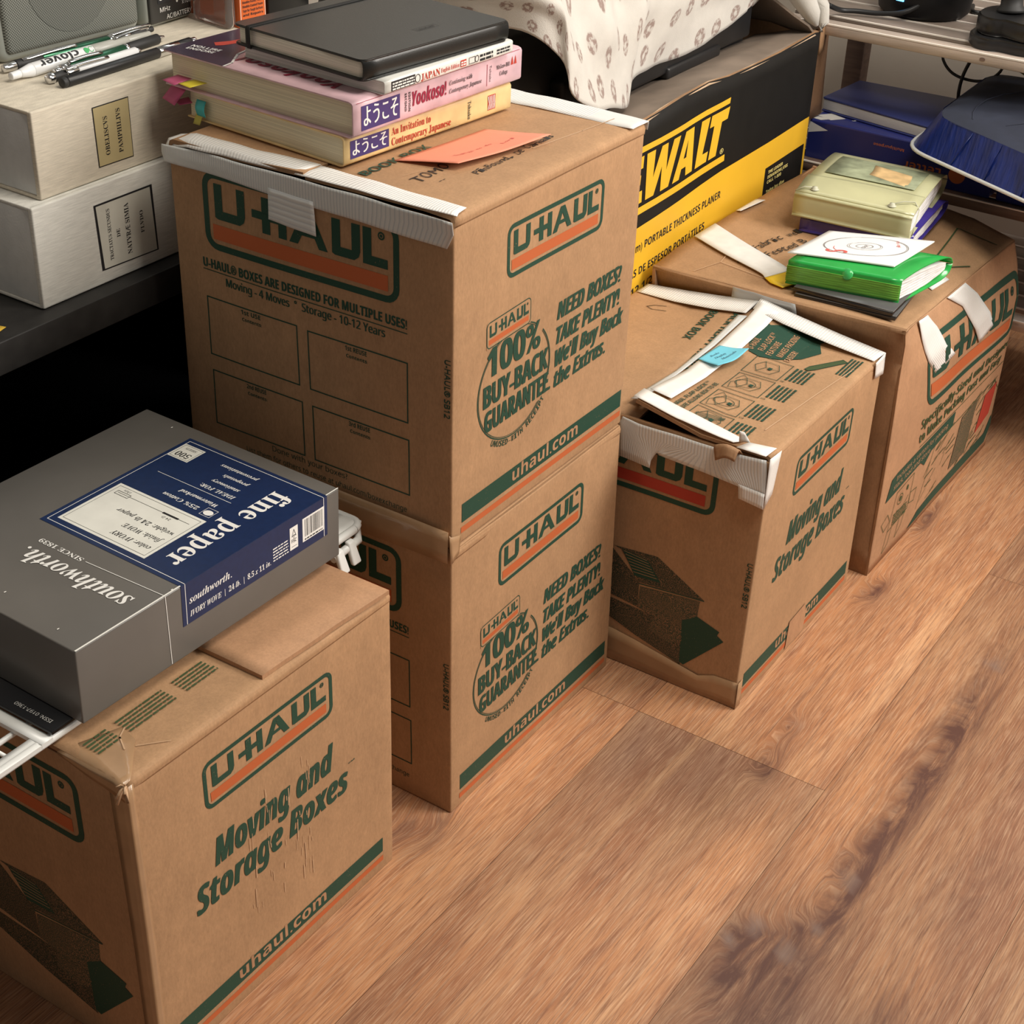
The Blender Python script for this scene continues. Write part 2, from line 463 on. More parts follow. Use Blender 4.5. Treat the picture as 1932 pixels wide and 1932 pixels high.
class Pr:
    def __init__(s): s.items = []; s.layer = []
    def add(s, vs, fs, m, ly=0): s.items.append((vs, fs, m)); s.layer.append(ly)
    def rect(s, x0, y0, x1, y1, m, ly=0): s.add([(x0, y0), (x1, y0), (x1, y1), (x0, y1)], [(0, 1, 2, 3)], m, ly)
    def poly(s, pts, m, ly=0): s.add(list(pts), [tuple(range(len(pts)))], m, ly)
    def ell(s, cx, cy, rx, ry, m, ly=0, k=28, rot=0):
        c, q = math.cos(rot), math.sin(rot)
        P = [(rx * math.cos(6.28318 * i / k), ry * math.sin(6.28318 * i / k)) for i in range(k)]
        s.poly([(cx + x * c - y * q, cy + x * q + y * c) for x, y in P], m, ly)
    def arc(s, cx, cy, rx, ry, wd, m, a0=0, a1=360, ly=0, k=40):
        vs, fs = [], []
        for i in range(k + 1):
            a = math.radians(a0 + (a1 - a0) * i / k)
            vs += [(cx + rx * math.cos(a), cy + ry * math.sin(a)), (cx + (rx - wd) * math.cos(a), cy + (ry - wd) * math.sin(a))]
        fs = [(2 * i, 2 * i + 1, 2 * i + 3, 2 * i + 2) for i in range(k)]
        s.add(vs, fs, m, ly)
    def frame(s, x0, y0, x1, y1, wd, m, rad=0, ly=0):
        def ring(e, rd):
            P = []; rd = max(rd, 1e-5)
            for cx, cy, a0 in ((x1 - e - rd, y1 - e - rd, 0), (x0 + e + rd, y1 - e - rd, 90), (x0 + e + rd, y0 + e + rd, 180), (x1 - e - rd, y0 + e + rd, 270)):
                for i in range(6):
                    a = math.radians(a0 + 18 * i); P.append((cx + rd * math.cos(a), cy + rd * math.sin(a)))
            return P
        A, B = ring(0, rad), ring(wd, max(rad - wd, 0)); n = len(A)
        s.add(A + B, [(i, (i + 1) % n, n + (i + 1) % n, n + i) for i in range(n)], m, ly)
    def line(s, pts, wd, m, ly=0, closed=False):
        pts = [V((*p, 0)) for p in pts]
        if closed: pts.append(pts[0])
        for a, b in zip(pts, pts[1:]):
            d = b - a
            if d.length < 1e-7: continue
            d.normalize(); n = V((-d.y, d.x, 0)) * wd / 2; e = d * wd * .3
            s.add([tuple((q)[:2]) for q in (a - e + n, a - e - n, b + e - n, b + e + n)], [(0, 1, 2, 3)], m, ly)
    def text(s, t, sty, x, y, W, H, m, rot=0, sh=0, ly=1, fat=0):
        """H: height of the capitals, W: full width, (x, y): start of the base line, rot in degrees"""
        vs, fs = glyphs(t, sty)
        if not vs: return
        x0 = min(v[0] for v in vs); x1 = max(v[0] for v in vs)
        sx, sy = W / (x1 - x0), H / .70
        c, q = math.cos(math.radians(rot)), math.sin(math.radians(rot)); out = []
        for a, b in vs:
            a = (a - x0) * sx + b * sy * sh; b = b * sy
            out.append((x + a * c - b * q, y + a * q + b * c))
        s.add(out, fs, m, ly)
        if fat:
            for k, (dx, dy) in enumerate(((fat, 0), (-fat, 0))):
                s.add([(a + dx, b + dy) for a, b in out], fs, m, ly + .35 * (k + 1))
    def xf(s, f):
        r = Pr(); r.items = [([f(*v) for v in vs], fs, m) for vs, fs, m in s.items]; r.layer = list(s.layer); return r
    def scribble(s, t, x, y, W, H, m, rot=0, wd=.0007, seed=0, sty='p'):
        # uneven hand lettering: every letter set on its own
        rn = random.Random(len(t) * 3 + seed); c, q = math.cos(math.radians(rot)), math.sin(math.radians(rot)); w_ = W / len(t)
        for i, ch in enumerate(t):
            if ch == ' ': continue
            dx, dy = i * w_, rn.uniform(-.08, .12) * H
            s.text(ch, 'p', x + dx * c - dy * q, y + dx * q + dy * c, w_ * rn.uniform(.68, .95), H * rn.uniform(.85, 1.12), m, rot + rn.uniform(-7, 7), sh=rn.uniform(.0, .3))
    def microlines(s, x0, y0, x1, y1, n, m, seed=1, ly=0, gap=.4):
        """rows of tiny illegible print"""
        rnd = random.Random(seed); h = (y1 - y0) / n
        for i in range(n):
            x = x0; y = y0 + h * i
            while x < x1:
                wl = rnd.uniform(.6, 2.4) * h
                s.rect(x, y, min(x + wl, x1), y + h * (1 - gap), m, ly); x += wl + h * .35

def uhaul(P, x0, y0, w, h, g, o, fw=None, reg=True, frame=True, ly=0):
    fw = fw or h * .085
    if frame: P.frame(x0, y0, x0 + w, y0 + h, fw, g, h * .2, ly)
    X = lambda t: x0 + t * w
    Y = lambda t: y0 + t * h
    P.rect(X(.045), Y(.14), X(.945), Y(.335), o, ly)
    a, b = .41, .86; st = .042
    def R(p): P.poly([(X(p_), Y(q_)) for p_, q_ in p], g, ly + 1)
    def U(l, r):
        sy = .115
        R([(l, b), (l, a + .02), (l + .015, a), (r - .03, a), (r - .008, a + .05), (r - .008, a + sy), (l + st, a + sy), (l + st, b)])
        R([(r - .008, a + .05), (r, a + .12), (r, b), (r - st, b), (r - st, a + sy), (r - .008, a + sy)])
    U(.062, .225)
    R([(.262, .575), (.40, .575), (.40, .675), (.262, .675)])          # the hyphen that runs into the H
    R([(.315, a), (.357, a), (.357, b), (.315, b)])
    R([(.400, a), (.442, a), (.442, b), (.400, b)])
    R([(.455, a), (.499, a), (.520, .53), (.510, .60), (.530, .60), (.550, .73), (.570, b), (.530, b)])
    R([(.520, .53), (.590, .53), (.580, .60), (.510, .60)])
    R([(.530, b), (.574, b), (.650, a), (.606, a), (.550, .73), (.553, .80)])
    U(.672, .812)
    R([(.825, b), (.825, a), (.945, a), (.945, a + .115), (.867, a + .115), (.867, b)])
    if reg: P.arc(X(.915), Y(.80), h * .05, h * .05, h * .02, g, ly=ly + 1, k=14); P.ell(X(.915), Y(.80), h * .02, h * .02, g, ly + 1, 8)
# ================================================================ the room
def floor_material():
    m = bpy.data.materials.new('wood_look_floor')
    nt, b = nodes(m); L = nt.links; N = nt.nodes.new
    b.inputs['Specular IOR Level'].default_value = .35
    uv = N('ShaderNodeUVMap'); at = N('ShaderNodeVertexColor'); at.layer_name = 'board'
    sp = N('ShaderNodeSeparateColor'); L.new(at.outputs['Color'], sp.inputs[0]); uvo = [uv.outputs[0]]
    def nz(scale, st, det=4, rough=.6, dist=0):
        mp = N('ShaderNodeMapping'); mp.inputs['Scale'].default_value = (*st, 1)
        L.new(uvo[0], mp.inputs['Vector'])
        n = N('ShaderNodeTexNoise'); n.inputs['Scale'].default_value = scale; n.inputs['Detail'].default_value = det
        n.inputs['Roughness'].default_value = rough; n.inputs['Distortion'].default_value = dist
        L.new(mp.outputs[0], n.inputs['Vector']); return n.outputs['Fac']
    def mr(src, a, c, f0=.3, f1=.7):
        r = N('ShaderNodeMapRange'); r.inputs['From Min'].default_value = f0; r.inputs['From Max'].default_value = f1
        r.inputs['To Min'].default_value = a; r.inputs['To Max'].default_value = c
        L.new(src, r.inputs['Value']); return r.outputs[0]
    def mix(f, a, c):
        x = N('ShaderNodeMix'); x.data_type = 'RGBA'
        if hasattr(f, 'links'): L.new(f, x.inputs[0])
        else: x.inputs[0].default_value = f
        for s, q in ((6, a), (7, c)):
            if isinstance(q, tuple): x.inputs[s].default_value = (*q, 1)
            else: L.new(q, x.inputs[s])
        return x.outputs[2]
    def math(op, a, c):
        x = N('ShaderNodeMath'); x.operation = op; x.use_clamp = True
        for i, q in enumerate((a, c)):
            if isinstance(q, (int, float)): x.inputs[i].default_value = q
            else: L.new(q, x.inputs[i])
        return x.outputs[0]
    # R: grey-pink boards, G: knots and dark veins, B: brightness of the board
    # the grain swerves round the knots
    bend = N('ShaderNodeCombineXYZ'); mb_ = N('ShaderNodeMath'); mb_.operation = 'MULTIPLY'; mb_.inputs[1].default_value = .022
    L.new(sp.outputs[1], mb_.inputs[0]); L.new(mb_.outputs[0], bend.inputs[1])
    va = N('ShaderNodeVectorMath'); va.operation = 'ADD'; L.new(uv.outputs[0], va.inputs[0]); L.new(bend.outputs[0], va.inputs[1])
    uvo[0] = va.outputs[0]
    base = mix(sp.outputs[0], (.57, .270, .125), (.385, .222, .150))
    broad = mr(nz(2.2, (1.0, 6.0), 4, .55, .6), 0, 1, .38, .68)
    base = mix(math('MULTIPLY', broad, .75), base, (.37, .165, .088))
    light = mr(nz(3.1, (.8, 9.0), 3, .5, .4), 0, .6, .48, .72)
    base = mix(light, base, (.72, .43, .235))
    streak = nz(11, (.6, 9.0), 4, .62, .9)
    base = mix(mr(streak, 0, .75, .50, .72), base, (.27, .12, .07))
    grain = nz(30, (.50, 15.0), 5, .72, .3)
    base = mix(mr(grain, 0, .85, .46, .66), base, (.24, .11, .062))
    fine = nz(62, (.45, 11.0), 3, .6)
    base = mix(mr(fine, 0, .6, .46, .74), base, (.78, .52, .33))
    kn = nz(9, (1.0, 3.4), 6, .68, 1.6)
    kf = math('MULTIPLY', sp.outputs[1], mr(kn, .05, 1.25, .32, .66))
    base = mix(kf, base, (.150, .070, .052))
    base = mix(math('MULTIPLY', at.outputs['Alpha'], .75), base, mix(mr(kn, 0, 1), (.20, .13, .10), (.46, .33, .27)))
    sc = N('ShaderNodeVectorMath'); sc.operation = 'SCALE'; L.new(base, sc.inputs[0])
    L.new(mr(sp.outputs[2], .62, 1.38, 0, 1), sc.inputs['Scale']); L.new(sc.outputs[0], b.inputs['Base Color'])
    L.new(mr(grain, .34, .52), b.inputs['Roughness'])
    bu = N('ShaderNodeBump'); bu.inputs['Strength'].default_value = .25; bu.inputs['Distance'].default_value = .0006
    L.new(grain, bu.inputs['Height']); L.new(bu.outputs[0], b.inputs['Normal'])
    return m

KNOTS = [  # r, l, length, width, strength
    (.975, .70, .05, .022, .9), (.955, .735, .06, .02, .7), (1.344, .472, .03, .011, .9), (1.285, .471, .035, .013, 1.0), (1.255, .466, .022, .014, .8),
    (1.655, .502, .035, .011, 1.0), (1.63, .510, .03, .012, .7), (1.85, .515, .04, .013, 1.0), (1.915, .515, .035, .012, .6), (1.80, .505, .03, .01, .6),
    (1.62, .33, .10, .022, .45), (1.47, .322, .10, .026, .75), (1.335, .320, .09, .020, .7), (1.245, .320, .06, .017, .85), (1.175, .326, .03, .02, .9),
    (1.11, .318, .05, .018, .8), (1.055, .33, .035, .028, .7), (1.03, .375, .02, .016, .95), (.965, .345, .07, .04, .75), (1.01, .345, .03, .03, .6),
    (1.24, .565, .03, .03, .30), (1.215, .52, .03, .02, .25), (1.46, .24, .09, .02, .35), (1.22, .22, .1, .03, .4), (1.0, .23, .12, .03, .4), (.86, .31, .09, .03, .5)]

TONES = [  # r, l, length, width, change of greyness, change of brightness
    (.93, .30, .14, .09, .5, -.30), (1.00, .16, .25, .05, .4, -.05), (1.30, .20, .25, .06, .35, .12), (1.22, .37, .14, .03, -.5, .25), (1.06, .24, .06, .04, -.5, .15),  # third patch paints a pinkish glare into the board colour
    (1.50, .37, .2, .03, -.4, .22), (1.52, .22, .2, .06, .2, .0), (1.21, .53, .07, .12, .25, -.32), (.88, .50, .2, .13, -.7, .30), (1.12, .43, .14, .03, -.5, .25),
    (1.40, .58, .10, .03, -.1, .12), (1.55, .43, .2, .03, -.1, .15), (1.10, .68, .12, .05, -.1, .15)]
PALE = [(1.158, .330, .011), (1.082, .330, .008), (1.05, .372, .010), (1.035, .335, .012), (1.585, .330, .012), (1.352, .470, .008), (1.02, .385, .007)]

def build_floor():
    m = floor_material(); m2 = M('floor_joint', (.20, .10, .06), .8)
    mb = MB(False); at = mb.bm.loops.layers.color.new('board')
    rnd = random.Random(3); w = .2245; l0 = .401 - w * 9; k = 0
    X0, X1 = -1.6, 2.62
    for i in range(17):
        a, b = l0 + w * i, l0 + w * (i + 1)
        if a > 1.75: break
        if abs(a - .401) < .01: e = 1.265
        elif abs(a - .6255) < .01: e = 1.265
        elif abs(a - .1765) < .01: e = 1.771
        else: e = rnd.uniform(0, 1.2)
        e -= 1.22 * 4
        tone = {.401: .9, .6255: .1, .1765: .55}
        while e < X1:
            p, q = max(e, X0), min(e + 1.22, X1); e += 1.22
            if q <= p: continue
            grey = rnd.random() * .6; br = rnd.uniform(.4, .6); ou, ov = rnd.random() * 9, rnd.random() * 9
            if abs(a - .401) < .01: grey, br = (.85, .42) if q < 1.3 else (.0, .62)
            if abs(a - .6255) < .01: grey, br = (.0, .62) if q < 1.3 else (.05, .55)
            if abs(a - .1765) < .01: grey, br = (.55, .40) if q < 1.8 else (.7, .34)
            vis = q > .6 and b > .05 and a < .8
            st = .012 if vis else .6
            xs = [p + .00024]; 
            while xs[-1] < q - .00024 - st * 1.01: xs.append(xs[-1] + st)
            xs.append(q - .00024)
            n = 18 if vis else 1
            ys = [a + .00024 + (w - .00048) * j / n for j in range(n + 1)]
            g = [[mb.bm.verts.new((x, y, 0)) for x in xs] for y in ys]
            for jy in range(n):
                for jx in range(len(xs) - 1):
                    vs = [g[jy][jx], g[jy][jx + 1], g[jy + 1][jx + 1], g[jy + 1][jx]]
                    f = mb.face(vs, m, [(v.co.x + ou, v.co.y + ov) for v in vs], False)
                    for lp in f.loops:
                        x, y = lp.vert.co.x, lp.vert.co.y; d = 0
                        if vis:
                            for kr, kl, A, B, S in KNOTS:
                                if a - .01 < kl < b + .01: d += S * math.exp(-((x - kr) / A) ** 2 - ((y - kl) / B) ** 2)
                            if abs(a - .1765) < .01: d += .22 + .22 * math.exp(-((x - .95) / .25) ** 2)
                        gg, bb, pk = grey, br, 0
                        if vis:
                            for tr, tl, A, B, dg, db in TONES:
                                if a - .01 < tl < b + .01:
                                    e_ = math.exp(-((x - tr) / A) ** 2 - ((y - tl) / B) ** 2); gg += dg * e_; bb += db * e_
                            for kr, kl, A in PALE:
                                if a - .01 < kl < b + .01: pk += math.exp(-(((x - kr) / A) ** 2 + ((y - kl) / A / .7) ** 2) ** 2)
                        lp[at] = (min(max(gg, 0), 1), min(d, 1), min(max(bb, 0), 1), min(pk, 1))
    mb.quad([(X0, -1.7, -.0012), (X1, -1.7, -.0012), (X1, 1.8, -.0012), (X0, 1.8, -.0012)], m2)
    mb.box((X0, -1.7, -.05), (X1, 1.8, -.002), m2)
    mb.link('floor', kind='structure')
build_floor()
m_wall = M('painted_wall', (.46, .41, .35), .85, .04, 8, bump=.15, bscale=120)
mb = MB(False); mb.box((2.56, -1.7, 0), (2.62, 1.8, 1.6), m_wall); mb.link('wall_back', kind='structure')
mb = MB(False); mb.box((-1.6, 1.74, 0), (2.56, 1.8, 1.6), m_wall); mb.link('wall_left', kind='structure')

# ================================================================ cardboard boxes
def face_moving(P, W):
    """small logo over 'Moving and Storage Boxes' and the web address bar"""
    g, o = m_green, m_orange
    uhaul(P, .0775, .2365, .158, .0485, g, o)
    P.text('Moving and', 'SI', .083, .1745, .150, .0285, g, fat=.0009)
    P.text('Storage Boxes', 'SI', .058, .1375, .194, .0285, g, fat=.0009)
    P.text('℠', 'p', .2535, .1635, .009, .004, g)
def bar(P, y=.0215, h=.0195, lo=.0105):
    g, o = m_green, m_orange
    P.rect(.0155, y, .301, y + h, g)
    P.text('uhaul.com', 'S', .098, y + .0045, .118, .0135, m_kraft2, ly=2)
    P.rect(.0145, lo, .3015, lo + .0062, o)
def face_buyback(P, W):
    g, o = m_green, m_orange
    uhaul(P, .0785, .2375, .158, .0495, g, o)
    for i, (t, y, wd) in enumerate((('NEED BOXES?', .1690, .1145), ('TAKE PLENTY!', .1440, .1145), ("We'll Buy Back", .1205, .125), ('the Extras.', .0985, .094))):
        P.text(t, 'SI', .1655, y, wd, .0172, g, fat=.0009)
    P.arc(.0965, .1335, .0595, .0555, .0013, g, 55, 325 - 8, 0); P.arc(.0965, .1335, .0575, .0535, .0006, g, 55, 315, 0)
    P.arc(.0965, .1335, .0595, .0555, .0013, g, -35, 55 - 14, 0); P.arc(.0965, .1335, .0575, .0535, .0006, g, -30, 55 - 14, 0)
    q = Pr(); uhaul(q, 0, 0, .070, .0255, g, o, .0010)
    c, s = math.cos(math.radians(2)), math.sin(math.radians(2))
    q = q.xf(lambda x, y: (.0495 + x * c - y * s, .1815 + x * s + y * c))
    P.poly([(.0495, .1815), (.1195, .184), (.1195, .2095), (.0495, .207)], m_kraft, 1)
    P.items += q.items; P.layer += [l + 2 for l in q.layer]
    P.text('100%', 'S', .0525, .1525, .084, .028, g, 1, ly=2, fat=.0011)
    P.text('BUY-BACK', 'S', .0475, .1240, .104, .0215, g, 1, ly=2, fat=.0010)
    P.text('GUARANTEE.', 'S', .0500, .0985, .108, .0205, g, 1, ly=2, fat=.0009)
    t = 'UNUSED—WITH RECEIPT'                                    # set on a curve under the seal
    for i, ch in enumerate(t):
        if ch == ' ': continue
        a = math.radians(236 + 82 * i / (len(t) - 1)); cx, cy = .0965 + .0665 * math.cos(a), .1335 + .062 * math.sin(a)
        P.text(ch, 'S', cx, cy, .0040, .0058, g, math.degrees(a) + 90, ly=1)
    bar(P, .0215, .0195, .0105)
def face_uses(P, W):
    """long side with the big logo and the four boxes for contents"""
    g, o = m_green, m_orange
    uhaul(P, .038, .2260, .2205, .0740, g, o, .0062)
    P.text('U-HAUL® BOXES ARE DESIGNED FOR MULTIPLE USES!', 'S', .0325, .2065, .2335, .0088, g, fat=.00025)
    P.line([(.0322, .2040), (.2662, .2025)], .0009, g)
    P.text('Moving - 4 Moves  °  Storage - 10-12 Years', 'N', .0595, .1925, .183, .0078, g, fat=.0003)
    for (x0, y0, x1, y1), a in (((.0335, .1157, .1435, .1768), '1st USE'), ((.155, .1155, .2668, .1752), '1st REUSE'),
                                ((.0345, .0414, .1455, .1000), '2nd REUSE'), ((.1565, .0412, .2676, .0995), '3rd REUSE')):
        P.frame(x0, y0, x1, y1, .0013, g)
        c = (x0 + x1) / 2
        P.text(a, 'S', c - .013, y1 - .0072, .024, .0045, g); P.text('Contents:', 'S', c - .012, y1 - .0140, .024, .0034, g)
    P.text('Done with your boxes?', 'N', .105, .0335, .090, .0058, g)
    P.text('List them for others to reuse at uhaul.com/boxexchange', 'N', .072, .0225, .192, .0055, g)
def face_house(P, W):
    """long side with the big logo and the sketched storage house; W: face width"""
    g, o = m_green, m_red
    uhaul(P, W - .054 - .2215, .2290, .2215, .0680, g, o if P.red else m_orange, .0060)
    X = lambda l: W - (l - .5395)
    h = m_greenfine
    def pg(L, m, ly=0): P.poly([(X(l), z) for l, z in L], m, ly)
    pg([(.7079, .1524), (.6527, .1576), (.592, .1243), (.6721, .1169), (.6982, .1507)], h)
    pg([(.730, .120), (.7087, .1488), (.6721, .1169), (.6713, .0836), (.725, .0904)], h)
    pg([(.6962, .1515), (.6642, .1490), (.6458, .126), (.6789, .123)], m_green, 1)
    for i in range(7):
        f = i / 7; P.line([(X(.6942 - .016 * f), .1500 - .026 * f), (X(.6652 - .016 * f), .1480 - .0215 * f)], .0006, m_kraft, 2)
    pg([(.6706, .112), (.5967, .1213), (.5976, .101), (.611, .0706), (.6713, .0836)], m_greenhalf, 1)
    P.line([(X(.6725), .1150), (X(.592), .1238)], .0012, m_green, 3)
    pg([(.735, .0849), (.6711, .0814), (.6136, .0763), (.6109, .0293), (.6701, .0451), (.735, .0674)], h)
    pg([(.6149, .0892), (.5976, .101), (.5691, .092), (.5715, .0865), (.5628, .0814), (.6069, .0311), (.6125, .0330)], m_green, 2)
    pg([(.650, .078), (.618, .080), (.611, .062), (.628, .052), (.655, .060)], m_greenhalf, 2)

def carton(name_label, c, right_print, left_print, W_left, mat=None, wobamp=.0009, seed=0, sb12=True, red=False, group='small moving boxes', depth=.10, side=None):
    mat = mat or m_kraft
    root = thing('moving_box', name_label, 'box', tuple(c[0]), group)
    d = wob(wobamp, 7, seed)
    mb = MB()
    rb = mb.hexa(c, mat, (24, 24, 24), .0022, 3, d, skip=('top',))
    # open rim and inner walls
    L = rb.L; t = .004
    def ring(ins, z): return [rb.tri(ins, ins, z), rb.tri(L.x - ins, ins, z), rb.tri(L.x - ins, L.y - ins, z), rb.tri(ins, L.y - ins, z)]
    rings = [ring(.0006, L.z - .0005), ring(t, L.z - .0005), ring(t, L.z - depth)]
    for A, B in zip(rings, rings[1:]):
        for i in range(4): mb.quad([A[i], A[(i + 1) % 4], B[(i + 1) % 4], B[i]], m_kraftin_shade)
    mb.quad(rings[2], m_kraftin_shade)
    P = Pr(); P.red = red; right_print(P, L.x); mb.put(P, rb.f_front(), L.x / 24 if False else .0131, .0003)
    P = Pr(); P.red = red; left_print(P, L.y)
    if sb12: P.text('U-HAUL® SB12', 'N', L.y - .0085, .190, .056, .0058, m_green, -90, fat=.0003)
    mb.put(P, rb.f_left(), .0131, .0003)
    if side: side(mb, rb)
    mb.link('box_body', root)
    return root, rb

def strip(root, rows, m, sub=(6, 2), t=.0004, name='packing_tape', jag=0, disp=None, smooth=False, prints=None, label=None):
    """tape or paper strip through a net of points (rows across, each row a polyline)"""
    if jag:
        rnd = random.Random(len(rows[0]) * 7 + int(abs(rows[0][0][0]) * 1000))
        rows = [[(p[0] + rnd.uniform(-jag, jag), p[1] + rnd.uniform(-jag, jag), p[2]) if i in (0, len(r) - 1) else p for i, p in enumerate(r)] for r in rows]
    mb = MB(); N = mb.net(rows, m, sub, t, smooth, disp)
    if prints: prints(mb, N)
    return mb.link(name, root, label=label)

S = .3207
m_tapeh = striped('cross_ribbed_tape', (.74, .76, .75), (.60, .63, .65), 200, bump=.22, axis=1)
# ---------------------------------------------------------------- A on B: the two stacked boxes
cB = hexc((1.0074, .6989), (1.3166, .6974), (1.0080, 1.015), 0, S - .0012, (1.0009, .6985), (1.3073, .6987), (1.0020, 1.014))
B, rB = carton('shut moving box on the floor with another moving box and books on top of it', cB, face_buyback, face_uses, .316, seed=2)
cA = hexc((1.0030, .7005), (1.3090, .7000), (1.0020, 1.0150), S + .0005, 2 * S - .006, (1.0040, .7035), (1.3120, .7005), (.9990, 1.0140))
A, rA = carton('upper box of the stacked pair, white tape around its top, books lying on it', cA, face_buyback, face_uses, .315, seed=5)
# lids of B (shut) and A
def lid(root, rb, ztop, seam=.5, th=.004, mat=None, lift=(0, 0, 0, 0), prints=None, puff=0):
    """two long flaps meeting over the middle; both bend round their hinge edge"""
    mat = mat or m_kraft; L = rb.L; out = []
    for sgn in (0, 1):
        rows = []
        prof = [(0, -.0105), (-.0003, -.0050), (.0012, -.0018), (.0045, -.0002), (.03, puff), (.08, puff * .6), (L.y * seam - .001, 0)] if sgn == 0 else \
               [(0, -.0105), (-.0003, -.0050), (.0012, -.0018), (.0045, -.0002), (.03, 0), (.08, 0), (L.y * (1 - seam) - .001, 0)]
        for k, (dy, dz) in enumerate(prof):
            y = dy if sgn == 0 else L.y - dy
            row = []
            for i in range(9):
                x = .0008 + (L.x - .0016) * i / 8
                p = rb.tri(x, y, L.z); z = ztop + dz
                if k == len(prof) - 1:
                    z += lift[sgn * 2] * max(0, 1 - i / 4) ** 1.5 + lift[sgn * 2 + 1] * max(0, i / 4 - 1) ** 1.5
                row.append((p.x, p.y, z))
            rows.append(row)
        if sgn == 1: rows = rows[::-1]
        mb = MB(); N = mb.net(rows, mat, (3, 3), th, False, wob(.0006, 9, 3), mback=m_kraftin_shade)
        if prints: prints(mb, N, sgn, L)
        out.append((mb.link('flap', root), N))
    return out
def topmap(rb, z, dz=0.0):
    return lambda x, y: (V((x, y, z + dz)), V((0, 0, 1)))
lid(B, rB, S - .0004)
def prA(mb, N, sgn, L):
    P = Pr()
    if sgn == 0:
        P.text('BOOK BOX', 'S', 1.031, .8140, .095, .0100, m_green)
        P.scribble('TOMO', 1.046, .7690, .052, .0120, m_pen, 2); P.scribble('..', 1.058, .7570, .010, .005, m_pen)
        P.scribble('PinBound, De Carnals', 1.094, .7420, .128, .0085, m_pen, 1)
        P.line([(1.05, .790), (1.13, .770), (1.16, .7655)], .0004, m_fade); P.line([(1.18, .742), (1.25, .733), (1.30, .728)], .0012, m_fade)
    else:
        P.rect(1.055, .862, 1.20, .885, m_green); P.rect(1.05, .93, 1.2, .94, m_green)
    mb.put(P, topmap(None, 2 * S), .02, .0016)
lid(A, rA, 2 * S, lift=(.0, .0, .002, .004), prints=prA, puff=.0012)
z0 = 2 * S
# white tape: along the camera-left top edge, folded down the side
strip(A, [[(1.0235, 1.022, z0 - .004), (1.0215, 1.000, z0 + .0010), (1.022, .930, z0 + .0020), (1.0265, .860, z0 + .0018)],
          [(1.006, 1.020, z0 - .003), (1.0030, .992, z0 + .0018), (1.0035, .930, z0 + .003), (1.0060, .864, z0 + .0018)],
          [(.9985, 1.018, z0 - .009), (.9985, .990, z0 - .0035), (.9995, .930, z0 - .0018), (1.0030, .868, z0 - .0008)]], m_tape, (8, 3), jag=.001, disp=wob(.0012, 30, 4))
strip(A, [[(1.0275, .862, z0 + .0012), (1.0245, .80, z0 + .0014), (1.0235, .750, z0 + .0014), (1.0235, .7062, z0 + .0010)],
          [(1.010, .866, z0 + .0012), (1.0080, .80, z0 + .0014), (1.0065, .75, z0 + .0014), (1.0085, .7022, z0 + .0010)],
          [(1.0005, .868, z0 - .0005), (1.0000, .80, z0 + .0008), (1.0000, .75, z0 + .0008), (1.0035, .7000, z0 + .0002)]], m_tape, (8, 3), jag=.0012, disp=wob(.0008, 30, 6))
strip(A, [[(.9985, 1.0205, z0 - .006), (.9985, .985, z0 - .0045), (.9980, .93, z0 - .0035), (.9985, .87, z0 - .0025), (.9990, .80, z0 - .0025), (.9992, .7020, z0 - .0035)],
          [(.9965, 1.0215, z0 - .013), (.9975, .985, z0 - .014), (.9978, .93, z0 - .015), (.9985, .87, z0 - .014), (.9990, .80, z0 - .015), (.9998, .7015, z0 - .015)],
          [(.9980, 1.0165, z0 - .0215), (.9985, .975, z0 - .022), (.9984, .93, z0 - .0235), (.9990, .87, z0 - .025), (.9995, .80, z0 - .026), (1.0008, .7080, z0 - .029)]], m_tapeg, (10, 4), jag=.0015, disp=wob(.0010, 24, 8), name='packing_tape')
strip(A, [[(.9982, .897, z0 - .019), (.9984, .847, z0 - .020)], [(.9990, .8975, z0 - .048), (.9995, .8460, z0 - .0515)]], m_tapeh, (10, 8), jag=.0008, disp=wob(.0006, 40, 9))
# far edge strip
strip(A, [[(1.2850, .6985, z0 + .0006), (1.283, .75, z0 + .0010), (1.279, .85, z0 + .0012), (1.277, 1.01, z0 + .0012)],
          [(1.3165, .7005, z0 + .0006), (1.3145, .75, z0 + .0025), (1.3155, .85, z0 + .0015), (1.313, 1.01, z0 + .0015)],
          [(1.3185, .7010, z0 - .008), (1.3185, .75, z0 - .008), (1.3185, .85, z0 - .008), (1.317, 1.01, z0 - .008)]], m_tape, (8, 3), jag=.001, disp=wob(.001, 30, 11))
# clear tape over the joint of the two boxes, and the tape on B's corner
strip(A, [[(1.0000, .7002, S + .018), (1.0012, .6992, S + .016), (1.016, .6985, S + .012)], [(.9985, .6985, S - .012), (1.0000, .6968, S - .010), (1.010, .6967, S - .004)]], m_clear, (4, 4), .0003, name='clear_tape', disp=wob(.0008, 60, 2))
strip(A, [[(.9998, 1.012, S + .02), (.9998, .85, S + .021), (.9998, .7015, S + .021)], [(.9985, 1.012, S - .015), (.9985, .85, S - .016), (.9985, .7015, S - .012)]], m_clear, (8, 3), .0003, name='clear_tape', disp=wob(.0006, 20, 2))

